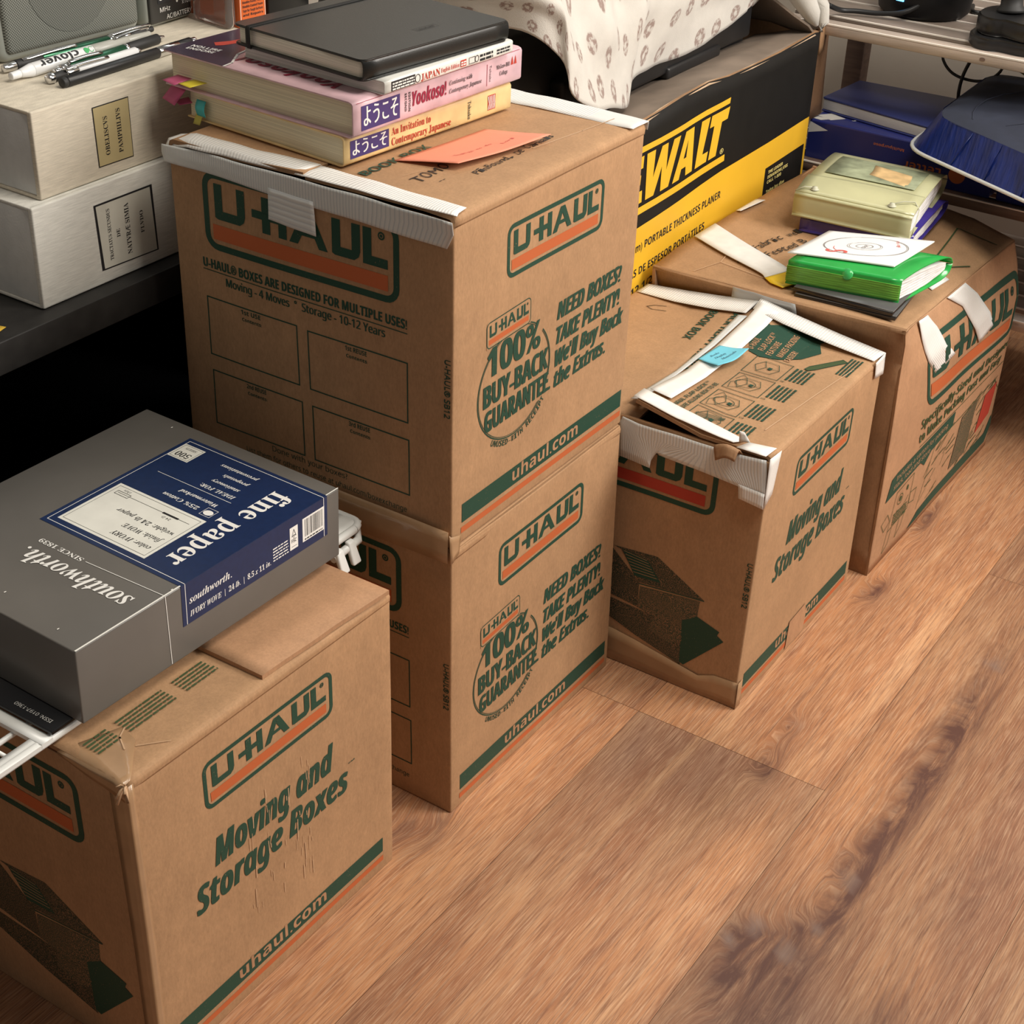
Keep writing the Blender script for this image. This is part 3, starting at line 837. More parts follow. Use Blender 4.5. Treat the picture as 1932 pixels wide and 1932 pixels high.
# ---------------------------------------------------------------- C: nearest box
cC = hexc((.6045, .7080), (.9221, .7071), (.6045, 1.0230), 0, S - .006, (.6041, .7112), (.9190, .7062), (.6045, 1.0250))
def mv(P, W): face_moving(P, W); bar(P, .0240, .0175, .0125)
def scuffs(mb, rb):
    P = Pr(); rnd = random.Random(9)
    for i in range(46):
        x = rnd.choice((.150, .168, .186, .196, .128)) + rnd.uniform(-.006, .006); y = rnd.uniform(.085, .225)
        P.line([(x, y), (x + rnd.uniform(-.0006, .0006), y - rnd.uniform(.004, .022))], rnd.uniform(.0003, .0010), m_fade, 5)
    mb.put(P, rb.f_front(), 0, .0003)
C, rC = carton('nearest moving box on the floor, with the grey paper box on it', cC, mv, face_house, .315, seed=11, side=scuffs)
def prC(mb, N, sgn, L):
    P = Pr()
    if sgn == 0:
        for x0, x1 in ((.617, .640), (.650, .700), (.712, .748)):
            P.microlines(x0, .750, x1, .770, 5, m_green2, int(x0 * 1000), gap=.5)
        P.line([(.632, .739), (.640, .752), (.650, .757)], .0012, m_fade); P.line([(.64, .735), (.66, .718)], .0006, m_fade)
    mb.put(P, topmap(None, S), 0, .0012)
lid(C, rC, S, prints=prC)
strip(C, [[(.7585, .7130, S + .0040), (.84, .7085, S + .0050), (.9140, .7035, S + .0045)], [(.7560, .85, S + .0048), (.84, .85, S + .0048), (.9140, .85, S + .0048)],
          [(.7560, .985, S + .0048), (.84, .985, S + .0048), (.9140, .985, S + .0048)]], m_kraft2, (6, 4), .0042, 'loose_flap', disp=wob(.0010, 25, 3), label='loose inner flap lying on top')
strip(C, [[(.6100, .7110, S + .0006), (.6450, .7400, S + .0007), (.6500, .7600, S + .0007)], [(.6020, .7105, S - .0005), (.6020, .7500, S - .0005), (.6020, .7800, S - .0005)],
          [(.6025, .7110, S - .017), (.6025, .7500, S - .010), (.6025, .7800, S - .004)]], m_clear, (4, 3), .0003, 'clear_tape', disp=wob(.0006, 40, 3))
strip(C, [[(.6100, .7085, S - .002), (.6035, .7090, S - .002), (.6032, .728, S - .004)], [(.6120, .7057, .15), (.6036, .7062, .15), (.6032, .722, .15)], [(.6120, .7050, .002), (.6036, .7055, .002), (.6032, .720, .002)]], m_clear, (3, 10), .0003, 'clear_tape')
mb = MB()                                                     # frayed corner
for i in range(7):
    a = V((.6045, .7105, S - .002)); d = V((random.uniform(-.010, .004), random.uniform(-.006, .008), random.uniform(-.012, .004)))
    mb.tube([a, a + d * .5 + V((0, 0, .002)), a + d], .0012 if i < 4 else .0004, m_fade, 5)
mb.link('frayed_corner', C)

# ---------------------------------------------------------------- D: box with the half-open white-taped lid
cD = hexc((1.3314, .5414), (1.6442, .5412), (1.3305, .8580), 0, S - .006, (1.3390, .5400), (1.6370, .5410), (1.3330, .8590))
def mvD(P, W): face_moving(P, W); bar(P, .0205, .0185, .0105)
def patch(mb, rb):
    P = Pr(); P.poly([(.128, .006), (.178, .006), (.180, .030), (.175, .046), (.131, .044)], m_kraft2, 4); mb.put(P, rb.f_front(), 0, .0009)
    P = Pr(); mb.put(P, rb.f_left(), 0, .0006)
D, rD = carton('moving box with a half-open white-taped lid and a blue note on top', cD, mvD, face_house, .317, seed=17, red=True, side=patch, depth=.07)
def prD(mb, N, sgn, L):
    P = Pr(); g = m_green
    def X(pts): return [(a - 1.3360, b - .5420) for a, b in pts]
    if sgn == 1:
        P.text('PACK HEAVY THINGS', 'S', .304, .182, .175, .0105, g, 184); P.text('BOOK BOX', 'S', .292, .2105, .088, .0105, g, 184)
        P.line([(.277, .262), (.271, .275), (.262, .281), (.258, .272), (.264, .256)], .0010, m_pen)
    else:
        P.poly(X([(1.553, .668), (1.575, .677), (1.598, .6785), (1.628, .692), (1.621, .672), (1.646, .648), (1.645, .625), (1.66, .598), (1.628, .612), (1.603, .600), (1.575, .612), (1.556, .632), (1.548, .652)]), g, 0)
        for i, (t, w_) in enumerate((('U-HAUL', .028), ('FLAP-LOCK™', .046), ('FEATURE', .036), ('MAKES PACKING', .062), ('EASIER!', .030))):
            P.text(t, 'S', .222 + .004 * (i % 2), .1235 - i * .0115, w_, .0072, m_kraft2, 4, ly=2)
        for k, (x0, y0) in enumerate(((.168, .0690), (.115, .0680), (.058, .0670), (.016, .0660))):
            wd = .048 if k < 3 else .037
            P.frame(x0, y0, x0 + wd, y0 + .044, .0009, g)
            cx, cy = x0 + wd / 2, y0 + .022
            P.line([(cx - .014, cy - .008), (cx, cy - .014), (cx + .014, cy - .008), (cx + .014, cy + .008), (cx, cy + .015), (cx - .014, cy + .008)], .0007, g, 1, True)
            P.line([(cx - .014, cy + .008), (cx, cy + .002), (cx + .014, cy + .008)], .0007, g, 1); P.line([(cx, cy + .002), (cx, cy - .014)], .0007, g, 1)
            if k in (1, 2):
                P.line([(cx - .014, cy + .008), (cx - .020, cy + .016), (cx - .006, cy + .019), (cx, cy + .015)], .0006, g, 1)
                P.line([(cx + .014, cy + .008), (cx + .020, cy + .014), (cx + .006, cy + .018)], .0006, g, 1)
                P.arc(cx, cy + .004, .010, .012, .0007, g, k=20)
            if k == 3:
                for q in range(6): P.line([(x0 + .006 + q * .003, cy + .016), (x0 + .02 + q * .002, cy - .004), (x0 + .026 + q * .001, cy - .014)], .0007, g, 1)
            P.rect(cx - .004, cy - .0055, cx + .002, cy - .001, g, 1)
            P.text('%d.' % (4 - k), 'S', x0 + .001, y0 - .0075, .003, .005, g)
            P.microlines(x0 + .008, y0 - .027, x0 + wd - .004, y0 - .003, 5, g, k + 3)
        P.text('U-HAUL FLAP-LOCK™', 'S', .018, .1245, .098, .0052, g); P.text('FEATURE ALLOWS BOX TO BE', 'S', .014, .1160, .104, .0052, g)
        P.microlines(.226, .010, .276, .026, 4, g, 12)
        P.poly([(.214, .052), (.222, .046), (.262, .024), (.266, .031), (.226, .055), (.216, .057)], m_green2, 0)
        P.line([(.214, .052), (.222, .046), (.262, .024), (.266, .031), (.226, .055), (.216, .057)], .0008, g, 1, True)
        P.line([(.05, .030), (.15, .022), (.25, .012)], .0012, m_fade)
    f = N.fmap(1, 1)
    # the net's rows are spaced by its profile: find the row parameter by plan position
    prof = [0, .0003, .0012, .0045, .03, .08, L.y * .5 - .001]
    def fm(x, y):
        yy = y if sgn == 0 else L.y - y
        k = 0
        while k < 5 and yy > prof[k + 1]: k += 1
        v = k + (yy - prof[k]) / max(prof[k + 1] - prof[k], 1e-6)
        if sgn == 1: v = 6 - v
        return N.ev(x / L.x * 8, v)
    mb.put(P, fm, .013, .0008, .0002)
lidD = lid(D, rD, S, lift=(.017, .020, -.014, .012), prints=prD)
zs = S
strip(D, [[(1.3690, .700, zs + .0155), (1.45, .6995, zs + .005), (1.52, .6998, zs + .006), (1.60, .7000, zs + .0135), (1.636, .7000, zs + .0215)],
          [(1.3700, .6745, zs + .0115), (1.45, .6745, zs + .004), (1.52, .6740, zs + .005), (1.60, .6740, zs + .0105), (1.632, .6740, zs + .0165)]], m_tapeflat, (6, 4), .0004, label='white tape along the lid seam')
strip(D, [[(1.3375, .703, zs + .0200), (1.3380, .650, zs + .0100), (1.3390, .600, zs + .0035), (1.3400, .5840, zs + .0022)],
          [(1.3640, .705, zs + .0170), (1.3610, .650, zs + .0095), (1.3570, .600, zs + .0035), (1.3520, .5740, zs + .0022)]], m_tapeflat, (6, 4), .0004, jag=.001, disp=wob(.0007, 30, 2))
strip(D, [[(1.6080, .5420, zs + .0014), (1.6100, .600, zs + .0065), (1.6140, .660, zs + .0125), (1.6200, .7020, zs + .0175)],
          [(1.6390, .5405, zs + .0014), (1.6405, .600, zs + .0075), (1.6420, .660, zs + .0155), (1.6440, .7030, zs + .0225)]], m_tape, (8, 3), .0004, jag=.001)
strip(D, [[(1.6060, .5392, zs + .0008), (1.6380, .5390, zs + .0010)], [(1.6100, .5382, zs - .020), (1.6370, .5384, zs - .024)]], m_tape, (4, 4), .0004, jag=.001, disp=wob(.001, 40, 2))
strip(D, [[(1.6120, .855, zs + .0012), (1.6100, .800, zs + .0035), (1.6120, .750, zs + .0075), (1.6150, .7080, zs + .0125)],
          [(1.6420, .855, zs + .0012), (1.6440, .800, zs + .0055), (1.6460, .750, zs + .0115), (1.6480, .7060, zs + .0190)]], m_tape, (8, 3), .0004, jag=.001, disp=wob(.0008, 30, 2))
strip(D, [[(1.3640, .7040, zs + .004), (1.45, .7045, zs + .003), (1.53, .7045, zs + .004), (1.6100, .7040, zs + .012)],
          [(1.3640, .7200, zs - .000), (1.45, .7120, zs + .001), (1.53, .7130, zs + .003), (1.6100, .7160, zs + .010)]], m_tapeg, (6, 3), .0004)
# the tape wrapped down the camera-left side, torn loose along the edge
strip(D, [[(1.3290, .7100, zs - .004), (1.3300, .690, zs - .0065), (1.3318, .640, zs - .0060), (1.3322, .590, zs - .0065), (1.3330, .5420, zs - .002)],
          [(1.3290, .7120, zs - .012), (1.3297, .690, zs - .0200), (1.3315, .640, zs - .0200), (1.3315, .590, zs - .022), (1.3325, .5395, zs - .020)],
          [(1.3295, .7120, zs - .052), (1.3295, .6720, zs - .0540), (1.3305, .6710, zs - .0360), (1.3310, .5700, zs - .040), (1.3320, .5390, zs - .043)]], m_tapeg, (6, 4), .0004, jag=.001, disp=wob(.0008, 30, 2))
strip(D, [[(1.3312, .5680, zs - .038), (1.3316, .5390, zs - .040)], [(1.3305, .5670, zs - .054), (1.3312, .5388, zs - .058)]], m_tape, (4, 4), .0004, jag=.001)
strip(D, [[(1.3322, .5384, zs + .001), (1.3560, .5382, zs + .001)], [(1.3322, .5384, zs - .057), (1.3500, .5382, zs - .048)]], m_tape, (3, 5), .0004, jag=.001)
strip(D, [[(1.3330, .5440, zs + .0013), (1.3330, .578, zs + .0020)], [(1.3560, .5420, zs + .0013), (1.3500, .5720, zs + .0020)]], m_tapeflat, (3, 3), .0004, jag=.001)
mb = MB()                                                     # torn piece of board standing up at the edge
mb.net([[(1.334, .600, zs - .005), (1.3335, .585, zs - .004), (1.334, .570, zs - .005)], [(1.325, .598, zs - .001), (1.323, .584, zs + .006), (1.328, .572, zs + .001)],
        [(1.318, .592, zs - .012), (1.319, .582, zs - .006), (1.324, .574, zs - .010)]], m_kraftin_shade, (4, 4), .0012, True)
mb.net([[(1.344, .580, zs + .002), (1.350, .570, zs + .002)], [(1.338, .578, zs + .018), (1.342, .574, zs + .016)]], m_tapeflat, (3, 3), .0005)
mb.link('torn_edge', D)
strip(D, [[(1.3290, .850, .044), (1.3295, .70, .044), (1.3300, .6720, .040), (1.3300, .5890, .0262), (1.3308, .5700, .034), (1.3310, .5402, .036)],
          [(1.3290, .850, .001), (1.3295, .70, .001), (1.3300, .6720, .001), (1.3300, .5890, .001), (1.3308, .5700, .001), (1.3308, .5402, .001)]], m_clear, (4, 3), .0003, 'clear_tape')
strip(D, [[(1.3300, .5395, .036), (1.3420, .5396, .036)], [(1.3296, .5395, .001), (1.3420, .5396, .001)]], m_clear, (3, 3), .0003, 'clear_tape')
# blue note on D
def note(name, label, cat, rows, m, prints=None, sub=(6, 6), t=.0002, smooth=True, group=None):
    mb = MB(); N = mb.net(rows, m, sub, t, smooth)
    if prints: prints(mb, N)
    return mb.link(name, None, label=label, cat=cat, group=group, loc=rows[0][0])
m_pencilb = M('blue_grey_pencil', (.05, .12, .18), .7)
m_bluenote = M('blue_note_paper', (.17, .58, .74), .7)
def pn(mb, N):
    P = Pr(); P.text('Books', 'I', .016, .034, .018, .005, m_pencilb, -6); P.text('Display', 'I', .016, .024, .022, .005, m_pencilb, -4); P.text('Materials', 'I', .020, .014, .028, .005, m_pencilb, -3)
    mb.put(P, N.fmap(.0576, .0485), 0, .0003)
z1 = S + .0068
note('sticky_note', 'small blue sticky note on the taped box lid', 'note',
     [[(1.4730, .6720, z1 + .0040), (1.500, .6640, z1 + .0028), (1.5300, .6620, z1 + .0060)], [(1.4770, .686, z1 + .0016), (1.502, .682, z1 + .0012), (1.5280, .679, z1 + .0022)],
      [(1.4800, .7000, z1 + .0010), (1.505, .6985, z1 + .0010), (1.5260, .6970, z1 + .0010)]], m_bluenote, pn)
# ---------------------------------------------------------------- E: large dented box
E_ = thing('moving_box', 'large dented moving box with caved-in top edge, carrying the green and yellow files', 'box', (1.672, .5257, 0))
dE = wob(.0016, 9, 4)
rim = [(1.648, .5240, .3500), (1.690, .5340, .3360), (1.78, .5420, .3215), (1.90, .5425, .3190), (2.00, .5420, .3160), (2.10, .5410, .3120)]
kink = [(1.6600, .5245, .3020), (1.700, .5235, .2780), (1.78, .5225, .2660), (1.90, .5220, .2560), (2.00, .5220, .2450), (2.105, .5215, .2350)]
mb = MB()
front = [[(1.6720 + (2.100 - 1.672) * i / 5, .5257 - .0037 * i / 5, 0) for i in range(6)],
         [(1.6650 + (2.103 - 1.665) * i / 5, .5240 - .002 * i / 5, .14) for i in range(6)], kink,
         [tuple(V(a) * .45 + V(b) * .55 + V((0, -.0015, .002))) for a, b in zip(kink, rim)], rim]
NF = Net(front, False, dE)
NF.build(mb, m_kraft2, (14, 10), .003, m_kraftin_shade)
# camera-left side, far side, right end and bottom
mb.net([[(1.672, .8450, 0), (1.672, .5257, 0)], [(1.6600, .8520, .302), (1.6600, .5245, .302)], [(1.6455, .8530, .3435), (1.648, .5240, .350)]], m_kraftin_shade, (14, 8), .004, disp=dE)  # outer side takes the darker inside board: its shade is painted in
mb.net([[(2.100, .522, 0), (2.100, .842, 0)], [(2.105, .5215, .235), (2.105, .842, .235)], [(2.10, .541, .312), (2.095, .842, .352)]], m_kraft2, (8, 6), .004)
mb.net([[(2.100, .842, 0), (1.672, .845, 0)], [(2.095, .842, .350), (1.6455, .853, .3420)]], m_kraft2, (6, 6), .004)
mb.quad([(1.672, .526, .004), (2.10, .522, .004), (2.10, .842, .004), (1.672, .845, .004)], m_kraftin_shade)
P = Pr(); g = m_green2; g1 = m_green
def yv(y):                                       # surface height -> row parameter of the front net
    hs = [0, .14, .262, .295, .326]
    y = max(0, min(y, hs[-1] - 1e-4)); k = 0
    while k < 3 and y > hs[k + 1]: k += 1
    return k + (y - hs[k]) / (hs[k + 1] - hs[k])
uhaul(P, .142, .1900, .296, .1020, g1, m_orange, .0085)
P.text('Specifically-Sized and Designed', 'SI', .124, .1640, .318, .0130, g, fat=.0002); P.text('to Make Packing Fast and Easy', 'SI', .118, .1440, .300, .0130, g, fat=.0002)
P.line([(.120, .1370), (.440, .1350)], .0010, g)
P.poly([(.022, .1000), (.034, .1290), (.052, .1320), (.250, .1340), (.247, .1130), (.170, .1080), (.150, .0960), (.135, .1060)], g1)
P.text('Includes a carton for packing', 'N', .050, .1200, .175, .0070, m_kraft2, ly=2); P.text('stack, load and store', 'N', .044, .1090, .120, .0070, m_kraft2, ly=2)
# sketch of an open box with flaps at the lower left and the large packed box at the right
P.line([(.050, .042), (.062, .096), (.118, .100), (.112, .050)], .0010, g, 0, True)
P.arc(.078, .080, .009, .008, .001, g, k=16); P.ell(.079, .080, .004, .004, g, 0, 12); P.ell(.100, .087, .003, .004, g, 0, 10)
P.line([(.072, .064), (.090, .060), (.108, .072)], .0010, g); P.line([(.040, .074), (.022, .066), (.034, .050), (.052, .058)], .0010, g, 0, True)
P.line([(.115, .072), (.136, .070), (.132, .052), (.114, .056)], .0010, g, 0, True)
P.line([(.050, .042), (.042, .012), (.058, .020), (.064, .042)], .0010, g); P.line([(.088, .046), (.082, .018), (.098, .030), (.104, .048)], .0010, g)
P.microlines(.062, .046, .108, .064, 5, g, 8)
P.poly([(.128, .008), (.420, .012), (.438, .034), (.430, .052), (.410, .030), (.160, .022)], g1)
rn = random.Random(5)
for i in range(60):
    x = rn.uniform(.155, .40); y = rn.uniform(.028, .112); P.line([(x, y), (x + rn.uniform(.008, .034), y + rn.uniform(.0, .018))], rn.uniform(.0006, .0018), g, 1)
P.line([(.150, .030), (.185, .112), (.410, .116), (.438, .090), (.434, .045)], .0012, g, 1)
P.poly([(.268, .034), (.285, .110), (.345, .112), (.330, .034)], m_greenhalf, 1)
P.poly([(.362, .050), (.378, .104), (.424, .108), (.412, .062)], m_red, 2)
mb.put(P, lambda x, y: NF.ev(x / .4355 * 5, yv(y)), .012, .0007)
mb.link('box_body', E_)
ze = .3500
topE = [[tuple(p) for p in rim],
        [(1.655, .60, ze - .003), (1.70, .60, .340), (1.78, .60, .335), (1.90, .60, .3330), (2.00, .60, .331), (2.098, .60, .330)],
        [(1.653, .70, ze - .003), (1.70, .70, ze - .004), (1.78, .70, .344), (1.90, .70, .3430), (2.00, .70, .342), (2.098, .70, .343)],
        [(1.6455, .853, ze - .0055), (1.70, .852, ze), (1.78, .851, ze), (1.90, .849, ze), (2.00, .847, ze), (2.095, .842, ze)]]
mb = MB(); NT = mb.net(topE, m_kraft, (8, 8), .004, False, wob(.0014, 11, 5), mback=m_kraftin_shade)
P = Pr()
P.line([(1.885, .585), (2.041, .604), (2.052, .548)], .0022, m_green2); P.line([(1.885, .585), (1.95, .548)], .0022, m_green2)
P.microlines(1.865, .588, 1.90, .600, 2, m_green2, 3); P.microlines(1.868, .570, 1.90, .578, 1, m_green2, 4)
P.scribble('Fabric wel', 1.766, .768, .098, .0125, m_pen, -11); P.scribble('Fested B', 1.757, .746, .082, .0125, m_pen, -12); P.scribble('F—', 1.711, .768, .014, .017, m_pen, -60)
P.line([(1.66, .80), (1.70, .785), (1.73, .790)], .0010, m_fade); P.line([(1.70, .785), (1.69, .70), (1.685, .66)], .0009, m_fade)
def fE(x, y):
    ks = [1.65, 1.70, 1.78, 1.90, 2.0, 2.098]; ys = [.537, .60, .70, .848]
    def par(q, A):
        k = 0
        while k < len(A) - 2 and q > A[k + 1]: k += 1
        return k + (q - A[k]) / (A[k + 1] - A[k])
    return NT.ev(par(x, ks), par(y, ys))
mb.put(P, fE, .01, .0014)
mb.link('flap', E_)
def onE(pts, dz=.0006): return [tuple(fE(x, y)[0] + V((0, 0, dz))) for x, y in pts]
m_yellow = M('yellow_tape', (.88, .60, .02), .5)
strip(E_, [onE([(1.745, .845), (1.72, .79), (1.700, .735), (1.690, .722)], .004), onE([(1.800, .845), (1.77, .785), (1.741, .724), (1.730, .706)], .004)], m_tapeflat, (6, 4), .0006, smooth=True)
strip(E_, [onE([(1.690, .722), (1.680, .710), (1.676, .692)], .0035), onE([(1.730, .706), (1.722, .694), (1.712, .680)], .0035)], m_yellow, (4, 4), .0006, label='yellow end of the tape')
strip(E_, [onE([(1.862, .848), (1.925, .847)], .001), onE([(1.860, .838), (1.922, .834)], .0035)], m_tapeflat, (6, 3), .0004, jag=.002)
strip(E_, [onE([(1.836, .556), (1.850, .60), (1.855, .66)], .001), onE([(1.885, .552), (1.90, .60), (1.905, .66)], .001)], m_tape, (6, 4), .0004)
def chamf(pts, d=.0012):
    out = []
    for x, y in pts:
        p, n = NF.ev((x) / .4355 * 5, yv(y)); out.append(tuple(p + n * d))
    return out
strip(E_, [chamf([(.120, .3255), (.160, .3255)], .0022), chamf([(.122, .295), (.178, .300)], .0020), chamf([(.145, .262), (.196, .270)]), chamf([(.170, .234), (.222, .246)])], m_tape, (5, 5), .0005, jag=.0015, disp=wob(.0012, 40, 2))
strip(E_, [chamf([(.215, .3255), (.262, .3255)], .0020), chamf([(.245, .298), (.292, .300)], .0015), chamf([(.275, .262), (.330, .268)]), chamf([(.302, .228), (.352, .240)])], m_tape, (5, 5), .0005, jag=.001)
strip(E_, [[(1.6440, .742, .3480), (1.6430, .700, .3480), (1.6445, .660, .3475)], [(1.6470, .742, .3200), (1.6465, .700, .3230), (1.6480, .655, .3200)]],
      M('clear_glossy_tape', (.42, .43, .43), .15, coat=.6), (6, 4), .0003, 'clear_tape', disp=wob(.0016, 50, 2))

# ---------------------------------------------------------------- things lying on E
m_cd = M('jewel_case_plastic', (.015, .014, .014), .12, spec=.6)
m_cde = M('jewel_case_edge', (.10, .10, .10), .2)
def cdcase(zb, rot, lab):
    r = thing('disc_case', lab, 'disc case', (1.742, .618, zb), 'black disc cases under the green file')
    mb = MB(); mb.box((1.675, .556, zb), (1.8055, .680, zb + .0050), m_cd, .0008, 1, rot, (1.742, .618, zb)); mb.link('case', r)
    mb = MB(); mb.box((1.6752, .5552, zb + .0051), (1.8040, .6795, zb + .0062), m_cde, .0003, 1, rot, (1.742, .618, zb)); mb.link('lid', r, label='clear lid')
zc = .3437
cdcase(zc - .0005, .10, 'black disc case under the green file, lower of the two'); cdcase(zc + .0062, .05, 'black disc case under the green file, upper of the two')
m_gr = M('green_translucent_plastic', (.03, .50, .09), .22, .12, 25, trans=.30, spec=.6)
m_grl = M('green_folded_gussets', (.16, .46, .06), .35, .25, 40, (1, 1, 14), trans=.15)
m_grp = M('pocket_paper', (.78, .76, .75), .6, .12, 60)
def expanding(name, label, c, z0, z1, ma, mg, mp, swell=.004, npk=7, loc=None, name_cat='file'):
    """small expanding file: wrap-round cover, gussets and pocket sheets that fan out at the end facing -Y"""
    near, right, left = c; r = thing(name, label, name_cat, (*near, z0))
    n, ri, le = V((*near, 0)), V((*right, 0)), V((*left, 0)); fx, fy = ri - n, le - n
    def q(a, b, z): v = n + fx * a + fy * b; return (v.x, v.y, z)
    h = z1 - z0; mb = MB()
    prof = [(1.0, z0 + h * .52), (.96, z0 + h * .2), (.80, z0 + .0004), (.4, z0), (.02, z0), (0, z0 + h * .08), (-.004, z0 + h * .5), (0, z0 + h * .90), (.03, z1), (.35, z1 + swell), (.75, z1 + swell * .3), (.94, z1 - h * .16), (1.0, z1 - h * .46)]
    rows = [[q(a, b, z) for b in (0, .33, .67, 1)] for a, z in prof]
    mb.net(rows, ma, (3, 3), .0012, True); mb.link('cover', r)
    mb = MB()
    for i in range(npk):
        f = (i + .5) / npk; z = z0 + .002 + (h - .003) * f
        sag = math.sin(f * math.pi)
        rows = [[q(.015, .025, z), q(.35, .02, z), q(.7, .022, z0 + h * .5 + (z - z0 - h * .5) * .75), q(.93, .03, z0 + h * .5 + (z - z0 - h * .5) * .35)],
                [q(.015, .97, z), q(.35, .97, z), q(.7, .97, z0 + h * .5 + (z - z0 - h * .5) * .75), q(.93, .97, z0 + h * .5 + (z - z0 - h * .5) * .35)]]
        mb.net(rows, mp, (4, 2), h / npk * .35, True, wob(.0008, 60, i))
    mb.link('pocket_sheets', r)
    mb = MB()
    rows = []
    for i in range(15 if mg else 0):
        f = i / 14; z = z0 + h * .12 + h * .70 * f; d = -.014 if i % 2 else -.022
        rows.append([q(d, 0, z), q(d - .004, .5, z), q(d, 1, z)])
    if mg: mb.net(rows, mg, (4, 1), .0006, False); mb.link('gusset', r)
    return r, q
gf, q = expanding('expanding_file', 'small green translucent expanding file under the white disc sleeve', ((1.706, .557), (1.826, .538), (1.680, .690)), .3555, .3835, m_gr, m_grl, m_grp, .003)
mb = MB(); P = Pr(); P.text('K9 · U', 'N', .013, .006, .045, .007, m_whitep, -90)
mb.put(P, lambda x, y: (V((1.760 + x, .630 + y, .3872)), V((0, 0, 1))), 0, 0); mb.link('cover_lettering', gf)
mb = MB(); mb.lathe([(0, .0018), (.006, .0015), (.007, 0)], M('snap_green', (.05, .45, .12), .2), V(q(-.012, .47, .3800)), (-1, 0, .5), 16); mb.link('snap', gf)
m_sleeve = M('paper_sleeve', (.80, .80, .80), .7, .03, 20)
m_pencil = M('grey_pencil_line', (.25, .23, .22), .8); m_redp = M('red_crayon', (.62, .12, .10), .8)
def psl(mb, N):
    P = Pr(); q = m_pencil
    for k, (rx, ry) in enumerate(((.047, .043), (.0465, .0425), (.0462, .0415), (.019, .018), (.0175, .016), (.010, .009), (.009, .0085))):
        P.arc(.073 + .0006 * math.sin(k * 2), .052, rx, ry, .0005, q, k * 20, k * 20 + 345, k=44)
    P.text('S', 'SI', .030, .056, .017, .022, m_redp, 20); P.arc(.060, .052, .030, .028, .0008, m_redp, 95, 160)
    P.scribble('copy', .062, .049, .018, .006, q); P.scribble('please return', .088, .020, .03, .004, m_redp, 20)
    mb.put(P, N.fmap(.135, .112), 0, .0003)
zz = .3868
note('disc_sleeve', 'white paper disc sleeve with a drawn disc, on the green file', 'disc sleeve',
     [[(1.727, .577, zz + .003), (1.777, .572, zz + .003), (1.829, .566, zz + .0045)], [(1.708, .640, zz + .0028), (1.757, .634, zz + .003), (1.808, .628, zz + .003)],
      [(1.690, .697, zz + .0022), (1.738, .691, zz + .002), (1.786, .686, zz + .002)]][::1], m_sleeve, psl, (8, 8), .0014)
# purple file and the yellow-green file
m_pu = M('purple_translucent_plastic', (.065, .045, .30), .25, .15, 20, trans=.15, spec=.6)
m_ye = M('pale_yellow_translucent_plastic', (.74, .73, .44), .28, .10, 14, trans=.30, spec=.6)
m_yes = M('pale_yellow_gusset', (.60, .60, .36), .35, .2, 30, (1, 1, 10))
expanding('expanding_file', 'purple plastic expanding file under the pale yellow one', ((1.889, .612), (2.056, .627), (1.864, .757)), .3475, .3665, m_pu, None, m_grp, .001, 5)
yf, q = expanding('expanding_file', 'pale yellow translucent expanding file with elastic cord, on the purple one', ((1.871, .612), (2.074, .640), (1.860, .768)), .3685, .3970, m_ye, None, m_grp, .0035, 8)
m_ins = M('printed_insert', (.30, .33, .21), .6, .5, 30, (1, 1, 1)); m_ins2 = M('orange_picture', (.62, .42, .20), .6, .3, 40); m_cord = M('elastic_cord', (.55, .55, .42), .6)
mb = MB()
mb.net([[q(.40, .12, .4034), q(.52, .12, .4028), q(.64, .12, .4014), q(.74, .12, .4002), q(.84, .12, .3976)], [q(.40, .90, .4034), q(.52, .90, .4028), q(.64, .90, .4014), q(.74, .90, .4002), q(.84, .90, .3976)]], m_ins, (6, 6), .0004, True)
mb.net([[q(.42, .20, .4033), q(.54, .20, .4028), q(.66, .22, .4020)], [q(.52, .55, .4031), q(.62, .55, .4024), q(.74, .57, .4010)]], m_ins2, (5, 5), .0003, True)
mb.link('printed_insert', yf, label='printed picture seen through the cover')
mb = MB()
mb.net([[q(.02, .0, .3990), q(.20, .0, .4040), q(.30, .0, .4046)], [q(.02, .5, .3990), q(.20, .5, .4040), q(.32, .5, .4048)], [q(.02, 1, .3990), q(.20, 1, .4040), q(.28, 1, .4046)]], m_ye, (4, 5), .0010, True)
mb.link('closing_flap', yf)
for b in (.20, .86):
    mb = MB(); mb.lathe([(.0001, .004), (.0035, .0035), (.0035, .0010), (.0055, .0006), (.0055, 0)], m_cord, V(q(.075, b, .4010)), (0, 0, 1), 14)
    mb.link('cord_button', yf)
mb = MB()
mb.tube([q(.075, .20, .4035), q(.12, .12, .4065), q(.16, .04, .4055), q(.12, -.015, .400), q(.04, -.02, .385), q(.02, -.012, .372)], .0008, m_cord, 6)
mb.link('elastic_cord', yf)
mb = MB()
mb.tube([q(.075, .86, .4035), q(.05, .94, .404), q(.03, 1.01, .398)], .0008, m_cord, 6)
mb.link('elastic_cord', yf)

